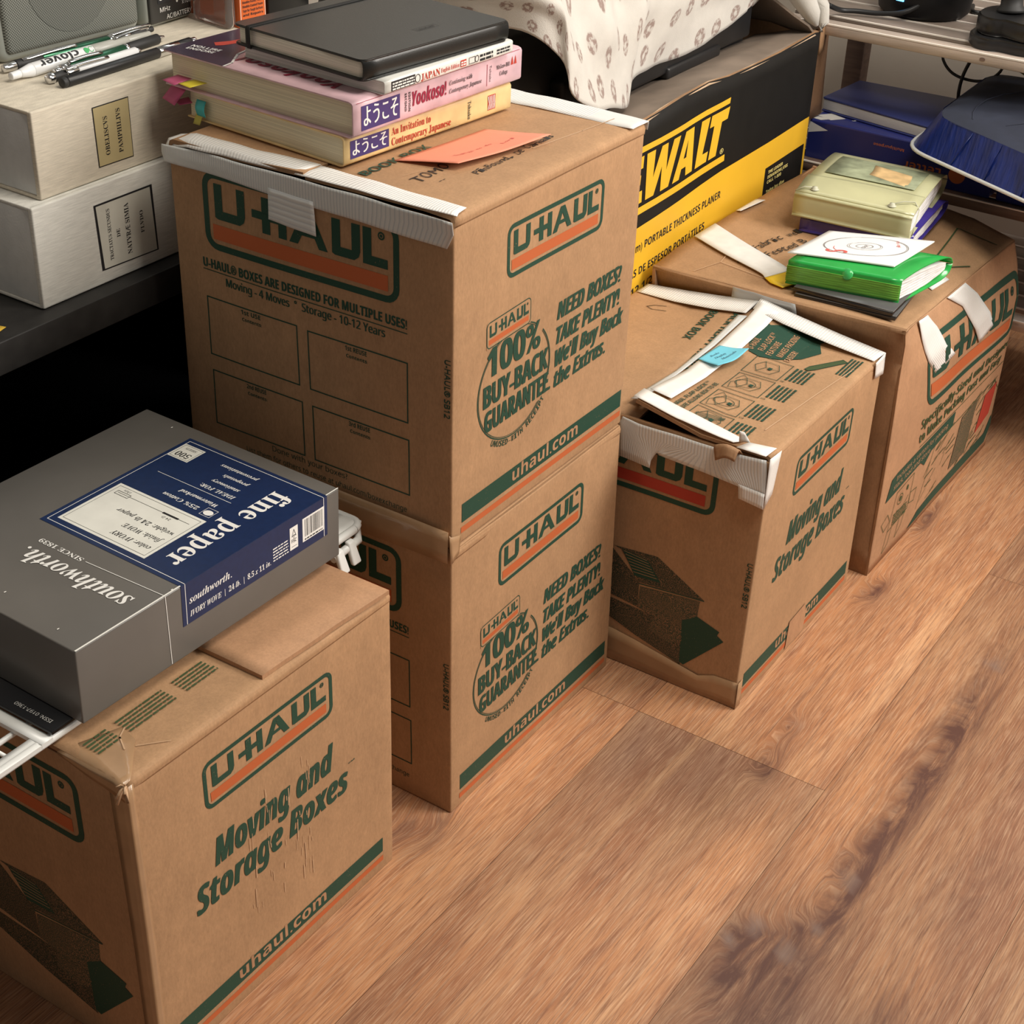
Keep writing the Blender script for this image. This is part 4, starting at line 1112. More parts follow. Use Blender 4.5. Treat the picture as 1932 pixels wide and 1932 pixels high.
# ---------------------------------------------------------------- tool carton, yellow and black
m_dkb = cardboard('dark_brown_board', (.19, .105, .058), 4.0)
m_dwk = M('black_printed_board', (.0085, .0075, .0065), .6, .15, 30, spec=.25); m_dwy = M('yellow_printed_board', (.80, .46, .025), .5, .06, 12); m_dwl = M('pale_yellow_outline', (.85, .72, .25), .6)
T_ = thing('tool_carton', 'open yellow and black tool carton for a thickness planer, behind the taped boxes', 'box', (1.40, .865, 0))
LT = .865
mb = MB()
wv = [(1.385, .533), (1.50, .535), (1.6243, .5326), (1.66, .536), (1.7112, .5401), (1.745, .5396), (1.7799, .5404), (1.83, .5365), (1.8992, .5335), (1.98, .534), (2.0954, .536), (2.112, .534)]
rows = [[(x, LT + .0004, .0) for x, z in wv], [(x, LT, .30) for x, z in wv], [(x, LT + .0012 * math.sin(x * 25), .40) for x, z in wv], [(x, LT + .0016 * math.sin(x * 40), z) for x, z in wv]]
NW = mb.net(rows, m_dwk, (3, 6), .004, False, mback=m_kraftin_shade)
P = Pr(); y0_, y1_ = .0, .3632
def yb(x): return .402 + (x - 1.62) * .0245
# black band is the board itself; yellow band above the lower black panel
P.poly([(1.386, .02), (2.111, .02), (2.111, .4145), (2.05, .4135), (1.90, .4113), (1.84, .4100), (1.73, .4045), (1.62, .3990), (1.386, .394)], m_dwy)
P.poly([(1.977, .06), (2.1045, .06), (2.1045, .3766), (1.977, .3748)], m_dwk, 1)
for i, ww in enumerate((.048, .066, .046, .0, .060, .05)):
    if ww: P.text(('THE LEADER', 'DEMANDING JOBS', 'CALL 1-800', '', 'Todos los dias', 'garantia de')[i], 'S', 1.988, .3640 - i * .0072, ww, .0045, m_dwl, ly=3)
P.frame(1.981, .312, 2.0, .335, .0015, m_dwl, ly=3); P.text('3', 'S', 1.985, .317, .011, .014, m_dwl, ly=3)
P.text('(317 mm) PORTABLE THICKNESS PLANER', 'S', 1.575, .3660, .269, .0100, m_blackpr, 1.3, ly=4)
P.text('CEPILLADORAS DE ESPESOR PORTÁTILES', 'S', 1.520, .3310, .284, .0100, m_blackpr, 2.0, ly=4)
P.text('12 1/2"', 'S', 1.615, .3090, .060, .0110, m_blackpr, 3.0, ly=4)
# the big word: bars above and below, heavy slanted capitals outlined
def sk(p): return [(x + (y - .4260) * .02, y + (x - 1.63) * .028) for x, y in p]
P.poly(sk([(1.43, .4935), (1.8400, .4935), (1.8410, .5010), (1.43, .5010)]), m_dwy, 2); P.poly(sk([(1.43, .4165), (1.8440, .4165), (1.8430, .4255), (1.43, .4255)]), m_dwy, 2)
def big(pts, ly=3):
    P.poly(sk(pts), m_dwy, ly)
t_, b_ = .4890, .4310
big([(1.6300, t_), (1.6490, t_), (1.6475, .455), (1.6640, t_), (1.6790, t_), (1.6790, .455), (1.6930, t_), (1.7100, t_), (1.6880, b_), (1.6680, b_), (1.6670, .463), (1.6520, b_), (1.6330, b_)])
big([(1.6980, b_), (1.7150, b_), (1.7195, .443), (1.7315, .443), (1.7330, b_), (1.7510, b_), (1.7475, t_), (1.7245, t_)])
P.poly(sk([(1.7235, .4550), (1.7310, .4550), (1.7330, .4770)]), m_dwk, 4)
big([(1.7590, b_), (1.7905, b_), (1.7930, .4440), (1.7780, .4440), (1.7905, t_), (1.7680, t_)])
big([(1.7960, b_), (1.8165, b_), (1.8230, .4740), (1.8385, .4740), (1.8420, t_), (1.7945, t_), (1.7915, .4740), (1.8030, .4740)])
big([(1.5750, t_), (1.6230, t_), (1.6225, .474), (1.595, .474), (1.596, .466), (1.619, .466), (1.618, .454), (1.597, .454), (1.598, .446), (1.624, .446), (1.625, b_), (1.5760, b_)])
big([(1.51, t_), (1.55, t_), (1.568, .478), (1.568, .442), (1.55, b_), (1.51, b_)])
P.text('®', 'N', 1.8280, .4345, .010, .007, m_dwl, 2, ly=3)
wz = [0, .30, .40]
def fW(x, y):
    xs = [p[0] for p in wv]; k = 0
    while k < len(xs) - 2 and x > xs[k + 1]: k += 1
    u = k + (x - xs[k]) / (xs[k + 1] - xs[k]); zt = wv[k][1] + (wv[k + 1][1] - wv[k][1]) * (u - k)
    v = y / .30 if y < .30 else (1 + (y - .30) / .10 if y < .40 else 2 + (y - .40) / (zt - .40))
    return NW.ev(u, v)
mb.put(P, fW, .02, .0004)
mb.net([[(2.112, LT + .004, 0), (2.112, 1.24, 0)], [(2.112, LT + .004, .535), (2.112, 1.24, .535)]], m_dwk, (4, 6), .004, mback=m_kraftin_shade)
mb.net([[(1.385, 1.24, 0), (1.385, LT + .004, 0)], [(1.385, 1.24, .535), (1.385, LT + .004, .535)]], m_dwk, (4, 6), .004, mback=m_kraftin_shade)
mb.net([[(2.112, 1.244, 0), (1.385, 1.244, 0)], [(2.112, 1.244, .535), (1.385, 1.244, .535)]], m_dwk, (4, 4), .004, mback=m_kraftin_shade)
mb.quad([(1.385, LT, .003), (2.112, LT, .003), (2.112, 1.24, .003), (1.385, 1.24, .003)], m_kraftin_shade)
mb.link('box_body', T_)
# flaps: tucked-in long flap, torn rim, right-hand flap hanging out
m_grayb = M('grey_brown_board', (.20, .155, .12), .75, .2, 20, bump=.1)
mb = MB()
mb.net([[(x, LT + .003, z - .0015) for x, z in wv], [(x, .905, .5310 - .002 * math.sin(x * 9)) for x, z in wv], [(x, .962, .5170 + .003 * math.sin(x * 11)) for x, z in wv]], m_grayb, (3, 6), .003, False, wob(.0015, 14, 3))
mb.link('flap', T_)
mb = MB()
mb.net([[(x, LT - .0003, z - .0022 - .0012 * abs(math.sin(x * 70))) for x, z in wv[1:-1]], [(x, LT + .0035, z + .0009 * math.sin(x * 50)) for x, z in wv[1:-1]]], M('torn_board_rim', (.50, .36, .24), .8, .2, 60), (10, 1), .0006)
mb.link('torn_rim', T_)
mb = MB()
mb.net([[(2.110, .868, .526), (2.112, .94, .535), (2.112, 1.04, .535)], [(2.085, .872, .548), (2.09, .94, .560), (2.09, 1.04, .560)], [(2.060, .885, .565), (2.055, .95, .60), (2.055, 1.04, .60)]], m_grayb, (4, 4), .003)
mb.link('flap', T_)
mb = MB()
mb.net([[(2.114, .8700, .548), (2.130, .8700, .553)], [(2.113, .8695, .530), (2.134, .8690, .528)], [(2.118, .8690, .500), (2.130, .8690, .505)]], m_kraftin_shade, (3, 3), .003)
mb.net([[(2.119, .8760, .535), (2.159, .8760, .535)], [(2.119, .8755, .4035), (2.170, .8755, .4035)]], m_dkb, (4, 6), .0035)
mb.link('flap', T_)
# the machine inside
K_ = thing('thickness_planer', 'black machine case in the tool carton, half under the flowered cloth', 'machine', (1.5, .96, .01))
mb = MB()
mb.hexa([V(p) for p in ((1.43, .965, .02), (2.08, .965, .02), (2.08, 1.225, .02), (1.43, 1.225, .02), (1.44, .955, .640), (2.064, .955, .640), (2.064, 1.21, .655), (1.44, 1.21, .655))], m_blackp, 1, .012, 4)
mb.link('case', K_)
mb = MB(); mb.box((1.80, .934, .524), (1.945, .954, .540), m_blackp, .004, 3); mb.box((1.68, .938, .530), (2.04, .953, .575), m_blackp, .005, 3); mb.link('handle', K_)
mb = MB(); mb.box((1.55, .936, .500), (1.70, .962, .580), m_black, .006, 3); mb.link('side_cover', K_)
# cloth draped over it
def cloth_material():
    m = M('flowered_cotton', (.60, .575, .53), .9, .05, 40, bump=.3, bscale=900, sheen=.2)
    nt = m.node_tree; L = nt.links; N = nt.nodes.new; b = nt.nodes['Principled BSDF']
    src = b.inputs['Base Color'].links[0].from_socket
    uv = N('ShaderNodeUVMap')
    vo = N('ShaderNodeTexVoronoi'); vo.voronoi_dimensions = '2D'; vo.inputs['Scale'].default_value = 25; vo.inputs['Randomness'].default_value = .5
    L.new(uv.outputs[0], vo.inputs['Vector'])
    nz = N('ShaderNodeTexNoise'); nz.inputs['Scale'].default_value = 190; nz.inputs['Detail'].default_value = 2; L.new(uv.outputs[0], nz.inputs['Vector'])
    def mr(src, a, c, f0, f1):
        r = N('ShaderNodeMapRange'); r.inputs['From Min'].default_value = f0; r.inputs['From Max'].default_value = f1
        r.inputs['To Min'].default_value = a; r.inputs['To Max'].default_value = c; L.new(src, r.inputs['Value']); return r.outputs[0]
    disc = mr(vo.outputs['Distance'], 1, 0, .22, .26)
    hole = mr(vo.outputs['Distance'], .1, 1, .05, .09)
    pet = mr(nz.outputs['Fac'], .25, 1, .42, .52)
    def mul(a, c):
        x = N('ShaderNodeMath'); x.operation = 'MULTIPLY'; L.new(a, x.inputs[0]); L.new(c, x.inputs[1]); return x.outputs[0]
    f = mul(mul(disc, hole), pet)
    f2 = N('ShaderNodeMath'); f2.operation = 'MULTIPLY'; f2.inputs[1].default_value = .9; L.new(f, f2.inputs[0])
    mx = N('ShaderNodeMix'); mx.data_type = 'RGBA'; L.new(f2.outputs[0], mx.inputs[0]); L.new(src, mx.inputs[6]); mx.inputs[7].default_value = (.26, .175, .15, 1)
    L.new(mx.outputs[2], b.inputs['Base Color']); return m
m_cloth = cloth_material()
mb = MB()
hem = [(1.435, 1.26, .668), (1.438, 1.10, .664), (1.440, .985, .660), (1.452, .925, .6560), (1.476, .898, .6300), (1.482, .884, .5935), (1.540, .8860, .5620), (1.600, .8960, .5450),
       (1.640, .9020, .5360), (1.668, .9150, .5430), (1.70, .9280, .5520), (1.76, .9330, .5520), (1.86, .9340, .5490), (1.96, .9360, .5580), (2.05, .9380, .5720), (2.085, .9350, .5850)]
mid = [(1.428, 1.26, .705), (1.430, 1.10, .70), (1.436, .985, .700), (1.450, .922, .700), (1.474, .902, .690), (1.487, .902, .675), (1.53, .916, .655), (1.59, .905, .650),
       (1.64, .922, .640), (1.68, .910, .645), (1.73, .930, .645), (1.80, .924, .640), (1.88, .934, .635), (1.97, .930, .630), (2.05, .938, .630), (2.085, .930, .640)]
top = [(p[0] * .96 + .072, max(p[1], .95) + .012, .728) for p in mid]
top2 = [(min(max(p[0], 1.50), 2.06), max(p[1], 1.05) + .06, .735) for p in mid]
mb.net([hem, [tuple((V(a) + V(b)) / 2 + V((0, .003 * math.sin(i * 2.1), 0))) for i, (a, b) in enumerate(zip(hem, mid))], mid, top, top2], m_cloth, (6, 8), .0016, True, wob(.0022, 22, 6))
# the rolled end hanging over the right-hand side
mb.tube([(2.02, .935, .68), (2.045, .915, .640), (2.060, .895, .608), (2.074, .882, .585), (2.090, .872, .560), (2.100, .868, .545)], .016, m_cloth, 12, rr=[.020, .019, .018, .017, .012, .003])
mb.tube([(2.06, .93, .66), (2.085, .905, .630), (2.106, .885, .595), (2.118, .872, .565), (2.116, .866, .545), (2.110, .864, .535)], .010, m_cloth, 10, rr=[.014, .014, .013, .012, .009, .003])
mb.link('draped_cloth', label='off-white flowered cloth draped over the machine in the tool carton', cat='cloth', loc=(1.5, 1.0, .73))
mb = None
# ================================================================ books on A
def plan(near, ang, Wx, Dy):
    """plan corners of a rectangle: near corner, heading of the spine edge, spine length, depth"""
    a = math.radians(ang); ex = V((math.cos(a), math.sin(a))); ey = V((-math.sin(a), math.cos(a))); n = V(near)
    return tuple(n), tuple(n + ex * Wx), tuple(n + ey * Dy)
m_pgy = pages('yellowed_pages', (.84, .77, .56)); m_pgw = pages('cream_pages', (.95, .92, .78), 1300); m_pgg = pages('grey_white_pages', (.86, .86, .80))
m_flagp = M('pink_flag', (.55, .10, .22), .5); m_flagy = M('yellow_flag', (.80, .68, .05), .5); m_flagt = M('teal_flag', (.05, .46, .48), .5); m_flago = M('olive_flag', (.55, .50, .10), .5)
m_purplepr = M('purple_print', (.055, .035, .16), .5); m_redpr = M('red_print', (.50, .05, .03), .5); m_maroon = M('maroon_print', (.30, .015, .05), .5)

def book(name, label, near, ang, Wx, Dy, z0, z1, mc, mp, ct=.0012, over=.0025, spine_r=.003, fore=.0, group=None, hard=False, dz_far=0.0, cat='book', top_mat=None):
    """closed book lying flat; the spine faces -Y, the pages show at the -X end and the far side"""
    r = thing(name, label, cat, (*near, z0), group)
    n, ri, le = plan(near, ang, Wx, Dy)
    a = math.radians(ang); ex = V((math.cos(a), math.sin(a), 0)); ey = V((-math.sin(a), math.cos(a), 0)); o = V((*n, 0))
    def q(x, y, z): 
        p = o + ex * x + ey * y; return V((p.x, p.y, z + dz_far * y / Dy))
    mb = MB()
    i = over
    mb.hexa([q(i, ct, z0 + ct), q(Wx - i, ct, z0 + ct), q(Wx - i, Dy - i, z0 + ct), q(i, Dy - i, z0 + ct), q(i, ct, z1 - ct), q(Wx - i, ct, z1 - ct), q(Wx - i, Dy - i, z1 - ct), q(i, Dy - i, z1 - ct)], mp, (6, 6, 1), .0004, 1, wob(.0004, 40, 2))
    mb.link('page_block', r)
    # wrap-round cover
    mb = MB(); rr = spine_r
    prof = [(Dy, z0), (Dy * .5, z0), (rr * 1.6, z0), (rr * .45, z0 + rr * .35), (0, z0 + rr), (0, (z0 + z1) / 2), (0, z1 - rr), (rr * .45, z1 - rr * .35), (rr * 1.6, z1), (Dy * .5, z1), (Dy, z1)]
    rows = [[q(Wx * f, y, z) for f in (0, .25, .5, .75, 1)] for y, z in prof]
    N = mb.net(rows, mc, (3, 2), ct, False, wob(.0003, 30, 5) if not hard else None)
    spine = lambda x, y: (q(x, 0, z0 + y), -ey)
    topf = lambda x, y: (q(x, y, z1), V((0, 0, 1)))
    return r, mb, q, spine, topf
z = 2 * S + .0020
m_ycov = M('worn_yellow_cover', (.78, .57, .27), .5, .16, 35); m_pink = M('worn_pink_cover', (.70, .47, .52), .35, .14, 45); m_pinktop = m_pink
yb_, mb, q, sp_, tf = book('textbook', 'worn yellow Japanese textbook, bottom of the book pile on the taped box', (1.0330, .8400), -5.2, .2275, .199, z, z + .0262, m_ycov, m_pgy)
P = Pr(); P.rect(.0075, .0055, .0565, .0215, m_purplepr)
P.text('ようこそ', 'p', .0105, .0088, .043, .0105, m_whitep, ly=2, fat=.0004)
P.text('An Invitation to', 'B', .0600, .0145, .052, .0068, m_redpr); P.text('Contemporary Japanese', 'B', .0600, .0052, .080, .0068, m_redpr)
P.text('Tohsaku', 'B', .1640, .0215, .017, .0045, m_blackpr, -90); P.rect(.1930, .0065, .2040, .0205, m_redpr)
for k in range(5): P.line([(.1935 + k * .0022, .0075), (.1950 + k * .0020, .0125), (.1932 + k * .0023, .0195)], .0009, m_whitep, 2)
mb.put(P, sp_, 0, .0004); mb.link('cover', yb_)
def flag(parent, pts, m, label): 
    mb = MB(); mb.net(pts, m, (4, 4), .0002, True); mb.link('page_flag', parent, label=label)
zf = z + .0185
flag(yb_, [[q(-.0005, .184, zf + .001), q(-.0005, .172, zf + .001)], [q(-.0035, .184, zf - .006), q(-.0035, .172, zf - .006)], [q(-.0030, .182, zf - .013), q(-.0030, .171, zf - .013)]], m_flagt, 'teal page flag')
flag(yb_, [[q(-.0028, .184, zf - .012), q(-.0028, .175, zf - .012)], [q(-.0045, .187, zf - .0215), q(-.0045, .178, zf - .0215)]], m_flago, 'olive page flag')
flag(yb_, [[q(.004, .201, zf - .002), q(-.001, .190, zf - .004)], [q(-.008, .208, zf - .004), q(-.010, .197, zf - .0055)]], m_flagp, 'pink page flag')
z = z + .0266
pk, mb, q, sp_, tf = book('textbook', 'pink Japanese textbook with a dark purple top corner, second from the bottom of the pile', (1.0340, .8300), -3.6, .2360, .231, z, z + .0315, m_pink, m_pgy, over=.005)
P = Pr(); P.rect(.0100, .0050, .0600, .0265, m_purplepr); P.text('ようこそ', 'p', .0130, .0095, .044, .0140, m_whitep, ly=2, fat=.0004)
P.text('SECOND', 'S', .0665, .0250, .016, .0026, m_blackpr, -90); P.text('EDITION', 'S', .0715, .0250, .017, .0026, m_blackpr, -90)
P.text('Yookoso!', 'SI', .0765, .0115, .0470, .0125, m_maroon, sh=0, fat=.0002)
P.text('Continuing with', 'BI', .1280, .0185, .033, .0042, m_blackpr); P.text('Contemporary Japanese', 'BI', .1280, .0110, .047, .0042, m_blackpr)
P.line([(.1830, .0060), (.1830, .0255)], .0006, m_maroon); P.text('Tohsaku', 'p', .1865, .0240, .015, .0030, m_blackpr, -90)
P.text('McGraw-Hill', 'B', .1970, .0180, .020, .0040, m_blackpr); P.text('College', 'B', .2020, .0115, .012, .0040, m_blackpr)
P.poly([(.219, .018), (.221, .026), (.223, .018)], m_redpr); P.poly([(.224, .018), (.226, .026), (.228, .018)], m_redpr)
for yy in (.0300,): P.line([(.004, yy), (.232, yy)], .0005, m_maroon)
mb.put(P, sp_, 0, .0004)
P = Pr()
dark = M('dark_purple_cover_print', (.045, .03, .055), .25)
P.poly([(.0, .231), (.236, .231), (.236, .190), (.110, .188), (.070, .180), (.035, .172), (.022, .163), (.012, .156), (.0, .154)], dark)
P.line([(.0, .153), (.012, .155), (.022, .162), (.035, .171), (.070, .179), (.110, .187), (.236, .189)], .0022, m_whitep, 2)
P.text('Yookoso!', 'SI', .040, .038, .122, .021, m_maroon, 90, ly=1, fat=.0003)
P.text('NOLLIRE', 'S', .0230, .2200, .032, .0055, m_whitep, -80, ly=2); P.text('ENDORE', 'S', .0150, .2180, .030, .0055, m_whitep, -80, ly=2)
P.poly([(.040, .205), (.046, .200), (.060, .196), (.064, .186), (.068, .184), (.070, .194), (.090, .190), (.092, .195), (.074, .203), (.060, .206), (.046, .213)], m_redpr, 2)
mb.put(P, tf, 0, .0004); mb.link('cover', pk)
flag(pk, [[q(.004, .218, z + .010), q(.004, .200, z + .010)], [q(-.012, .222, z + .008), q(-.014, .204, z + .007)]], m_flagp, 'pink page flag')
flag(pk, [[q(.004, .196, z + .0100), q(.004, .180, z + .0100)], [q(-.011, .202, z + .0085), q(-.012, .186, z + .0080)]], m_flagy, 'yellow page flag')
flag(pk, [[q(.004, .224, z + .002), q(.004, .206, z + .001)], [q(-.010, .226, z - .010), q(-.012, .208, z - .013)]], m_flagp, 'pink page flag')
z = z + .0320
m_wcov = M('white_glossy_cover', (.74, .74, .70), .3, .04, 20)
wh, mb, q, sp_, tf = book('guidebook', 'thin white paperback guidebook under the black notebook', (1.0665, .8215), -3.5, .1800, .167, z, z + .0115, m_wcov, m_pgg, over=.0008, ct=.0007, spine_r=.0015)
P = Pr(); P.rect(.0085, .0015, .0400, .0100, m_blackpr); P.microlines(.0100, .0022, .0390, .0095, 3, m_whitep, 5, 2, gap=.45)
P.arc(.0435, .0055, .0035, .0038, .0006, m_blackpr, k=18); P.text('JAPAN', 'B', .0480, .0022, .0260, .0062, m_redpr); P.text('English Edition', 'B', .0755, .0035, .0260, .0038, m_redpr)
P.rect(.1030, .0025, .1110, .0085, m_redpr); P.microlines(.1035, .0035, .1105, .0080, 2, m_whitep, 3, 2)
P.frame(.1150, .0025, .1240, .0085, .0005, m_blackpr); P.arc(.1265, .0055, .0028, .0032, .0006, m_blackpr, k=16)
P.microlines(.1310, .0020, .1500, .0095, 2, m_blackpr, 6); P.microlines(.1560, .0030, .1760, .0085, 2, m_blackpr, 9)
mb.put(P, sp_, 0, .0004); mb.link('cover', wh)
z = z + .0120
# black hard notebook: rounded corners, elastic band
m_nb = M('black_leatherette', (.007, .008, .0075), .36, .1, 200, bump=.12, bscale=1200, spec=.6)
nb = thing('notebook', 'black hardcover notebook with elastic band, on top of the book pile', 'notebook', (1.052, .829, z))
n_, r_, l_ = plan((1.0520, .8330), -6.5, .1900, .163)
a = math.radians(-6.5); ex = V((math.cos(a), math.sin(a), 0)); ey = V((-math.sin(a), math.cos(a), 0)); o_ = V((*n_, 0))
def qn(x, y, zz): p = o_ + ex * x + ey * y; return V((p.x, p.y, zz))
def rr_out(W, D, r, ins, corners=(0, 1, 1, 0)):
    P = []
    for (cx, cy, a0), k in zip(((W - ins - r, ins + r, -90), (W - ins - r, D - ins - r, 0), (ins + r, D - ins - r, 90), (ins + r, ins + r, 180)), (0, 1, 2, 3)):
        for i in range(7):
            t = math.radians(a0 + 15 * i); P.append((cx + r * math.cos(t), cy + r * math.sin(t)))
    return P
def plate(mb, outl, z0, z1, m, bev=.0006):
    k = len(outl); cx = sum(p[0] for p in outl) / k; cy = sum(p[1] for p in outl) / k
    def ring(ins, zz):
        out = []
        for x, y in outl:
            d = V((x - cx, y - cy, 0)); s_ = 1 - ins / max(d.length, 1e-6); out.append(qn(cx + d.x * s_, cy + d.y * s_, zz))
        return out
    rows = [ring(bev, z0), ring(0, z0 + bev), ring(0, z1 - bev), ring(bev, z1)]
    vs = mb.grid(rows, m, close=True)
    mb.face(vs[0][::-1], m, smooth=False); mb.face(vs[-1], m, smooth=False)
h_ = .0165
mb = MB(); plate(mb, rr_out(.190, .163, .007, .0), z, z + .0022, m_nb)
plate(mb, rr_out(.190, .163, .007, .0), z + h_, z + h_ + .0022, m_nb)
prof = [(.0045, z), (.0014, z + .0015), (0, z + .0045), (-.0005, z + .0095), (0, z + h_ - .0020), (.0014, z + h_ + .0008), (.0045, z + h_ + .0022)]
mb.net([[qn(x, y, zz) for x in (.001, .06, .13, .189)] for y, zz in prof], m_nb, (3, 2), .0016, True)
P = Pr(); P.frame(.100, .030, .128, .038, .0003, m_black); P.text('LEUCHT', 'N', .103, .0315, .022, .004, m_black)
mb.put(P, lambda x, y: (qn(x, y, z + h_ + .0022), V((0, 0, 1))), 0, .0001)
mb.link('cover', nb)
mb = MB(); plate(mb, rr_out(.190, .163, .006, .003), z + .0024, z + h_ - .0002, m_pgw, .0003); mb.link('page_block', nb)
mb = MB()
yb0, yb1 = .139, .1445
mb.net([[qn(.190, yb0, z + h_ + .0030), qn(.190, yb1, z + h_ + .0030)], [qn(0, yb0, z + h_ + .0030), qn(0, yb1, z + h_ + .0030)], [qn(-.0012, yb0, z + h_), qn(-.0012, yb1, z + h_)],
        [qn(-.0012, yb0, z + .0015), qn(-.0012, yb1, z + .0015)], [qn(0, yb0, z - .0004), qn(0, yb1, z - .0004)]], M('black_elastic', (.012, .012, .012), .8), (2, 3), .0006)
mb.link('elastic_band', nb)
# orange card under the pile
m_card = M('coral_paper', (.83, .30, .19), .6, .03, 30)
def pcard(mb, N):
    P = Pr(); P.scribble('Things to do', .030, .032, .052, .0045, m_redp, 6); P.scribble('Lori', .085, .026, .020, .0045, m_redp, 8)
    mb.put(P, N.fmap(.122, .080), 0, .0003)
zc_ = 2 * S + .0013
note('card', 'coral orange card lying on the taped box beside the books', 'card',
     [[(1.0890, .7600, zc_ + .0075), (1.145, .7490, zc_ + .0060), (1.2050, .7390, zc_ + .0075)], [(1.0830, .7900, zc_ + .0040), (1.140, .7780, zc_ + .0020), (1.2010, .7710, zc_ + .0035)],
      [(1.0760, .8190, zc_ + .0005), (1.136, .8120, zc_ + .0003), (1.1965, .8060, zc_ + .0003)]], m_card, pcard, (6, 6), .0004)

# ================================================================ paper box, magazine and wire rack on C
m_gray = M('grey_glossy_board', (.125, .118, .108), .30, .06, 18, spec=.5); m_navy = M('navy_printed_label', (.009, .024, .080), .32, .10, 200, spec=.5)
m_paperw = M('label_white', (.74, .74, .68), .5, .04, 60); m_edge = M('worn_white_edge', (.80, .79, .74), .6)
zp = S + .0158
pb = thing('paper_box', 'grey ream box of fine paper with a navy label, on the nearest moving box', 'paper box', (.622, .772, zp))
cP = hexc((.6225, .7705), (.9195, .7625), (.6290, 1.0080), zp, zp + .0610, (.6290, .7770), (.9300, .7700), (.6350, 1.0130))
mb = MB(); rp = mb.hexa(cP, m_gray, (4, 4, 2), .0014, 3)
W_, D_, H_ = rp.L
P = Pr()                                        # top: x along the long edge, y towards the desk
x0, x1, ye = .107, .281, .1645
P.rect(x0, -.0005, x1, ye, m_navy)
for xa in (x0 + .0045, x1 - .0045): P.line([(xa, 0), (xa, ye - .0045)], .0006, m_whitep, 2)
P.line([(x0 + .0045, ye - .0045), (x1 - .0045, ye - .0045)], .0006, m_whitep, 2)
# lettering reads from the far side (upside down to the camera)
P.text('fine paper', 'B', .2590, .0400, .133, .0235, m_whitep, 180, ly=2)
P.rect(.1175, .0515, .1880, .1545, m_paperw, 1); P.frame(.1205, .0545, .1850, .1515, .0004, m_blackpr, ly=2)
P.text('color: IVORY', 'BI', .1330, .0590, .044, .0060, m_blackpr, 90, ly=2); P.text('finish: WOVE', 'BI', .1460, .0590, .044, .0060, m_blackpr, 90, ly=2)
P.text('weight: 24 lb paper', 'BI', .1590, .0590, .066, .0056, m_blackpr, 90, ly=2)
P.line([(.1760, .060), (.1760, .145)], .0005, m_blackpr, 2); P.line([(.1760, .073), (.1760, .090)], .0022, m_blackpr, 3); P.frame(.1730, .131, .1785, .147, .0005, m_blackpr, ly=3); P.text('24 lb', 'I', .1725, .077, .010, .003, m_blackpr, 90, ly=2); P.text('thin', 'I', .1825, .135, .008, .003, m_blackpr, 90, ly=2)
P.text('25% Cotton', 'BI', .2010, .0720, .042, .0050, m_whitep, 90, ly=2); P.text('Watermarked', 'BI', .2130, .0620, .044, .0050, m_whitep, 90, ly=2)
P.ell(.1985, .0600, .0038, .0050, m_whitep, 2, 14); P.frame(.1930, .0540, .2050, .0660, .0004, m_whitep, ly=2)
P.line([(.2215, .0560), (.2215, .1440)], .0005, m_whitep, 2)
P.text('IDEAL FOR:', 'BI', .2310, .0590, .040, .0050, m_whitep, 90, ly=2)
for i, t in enumerate(('stationery', 'proposals', 'presentations')): P.text(t, 'BI', .2415 + i * .0118, .0640, (.032, .030, .044)[i], .0046, m_whitep, 90, ly=2)
P.rect(.2475, .1350, .2715, .1600, m_paperw, 1); P.frame(.2490, .1365, .2700, .1585, .0004, m_blackpr, ly=2); P.text('500', 'B', .2590, .1395, .0160, .0075, m_blackpr, 90, ly=2); P.text('SHEETS', 'BI', .2670, .141, .013, .003, m_blackpr, 90, ly=2)
P.text('southworth.', 'BI', .0745, .0160, .122, .0190, m_whitep, 90, ly=2)
P.text('SINCE 1839', 'B', .0885, .0890, .050, .0050, m_whitep, 90, ly=2)
P.line([(.0905, .0), (.0862, .0850)], .0006, m_whitep, 2)
P.line([(.001, .0006), (x0, .0006)], .0016, m_edge, 3); P.line([(x1, .0006), (W_ - .001, .0006)], .0012, m_edge, 3)
for xx, yy in ((.1, .0), (.020, .100), (.285, .190), (.012, .03)): P.ell(xx, yy + .002, .0012, .0006, m_edge, 3, 8)
mb.put(P, rp.f_top(), 0, .0003)
P = Pr(); hb = H_
P.rect(x0, .0265, x1, hb + .0004, m_navy)
for xa in (x0 + .0045, x1 - .0045): P.line([(xa, hb), (xa, .0270)], .0006, m_whitep, 2)
P.line([(.0905, hb), (.0925, .002)], .0006, m_whitep, 2)
P.text('southworth.', 'BI', .115, .0430, .048, .0065, m_whitep, ly=2); P.text('IVORY WOVE  |  24 lb.  |  8.5 x 11 in.', 'BI', .115, .0318, .094, .0048, m_whitep, ly=2)
P.microlines(.212, .0330, .231, .0460, 5, m_whitep, 4, 2, .6)
P.rect(.2330, .0330, .2430, .0530, m_whitep, 2); P.line([(.238, .0455), (.2355, .0445), (.238, .0505), (.2405, .0445), (.238, .0455), (.238, .042)], .0006, m_blackpr, 3); P.text('FSC', 'S', .2350, .0390, .006, .003, m_blackpr, ly=3); P.line([(.235, .0355), (.2415, .0355)], .0004, m_blackpr, 3)
P.rect(.2490, .0335, .2770, .0545, m_whitep, 2)
rn = random.Random(2); xx = .2515
while xx < .2745:
    w_ = rn.choice((.0003, .0005, .0009)); P.rect(xx, .0375, xx + w_, .0530, m_blackpr, 3); xx += w_ + rn.choice((.0004, .0006, .0008))
P.microlines(.2515, .0345, .2745, .0365, 1, m_blackpr, 3, 3)
mb.put(P, rp.f_front(), 0, .0003)
mb.link('box', pb)
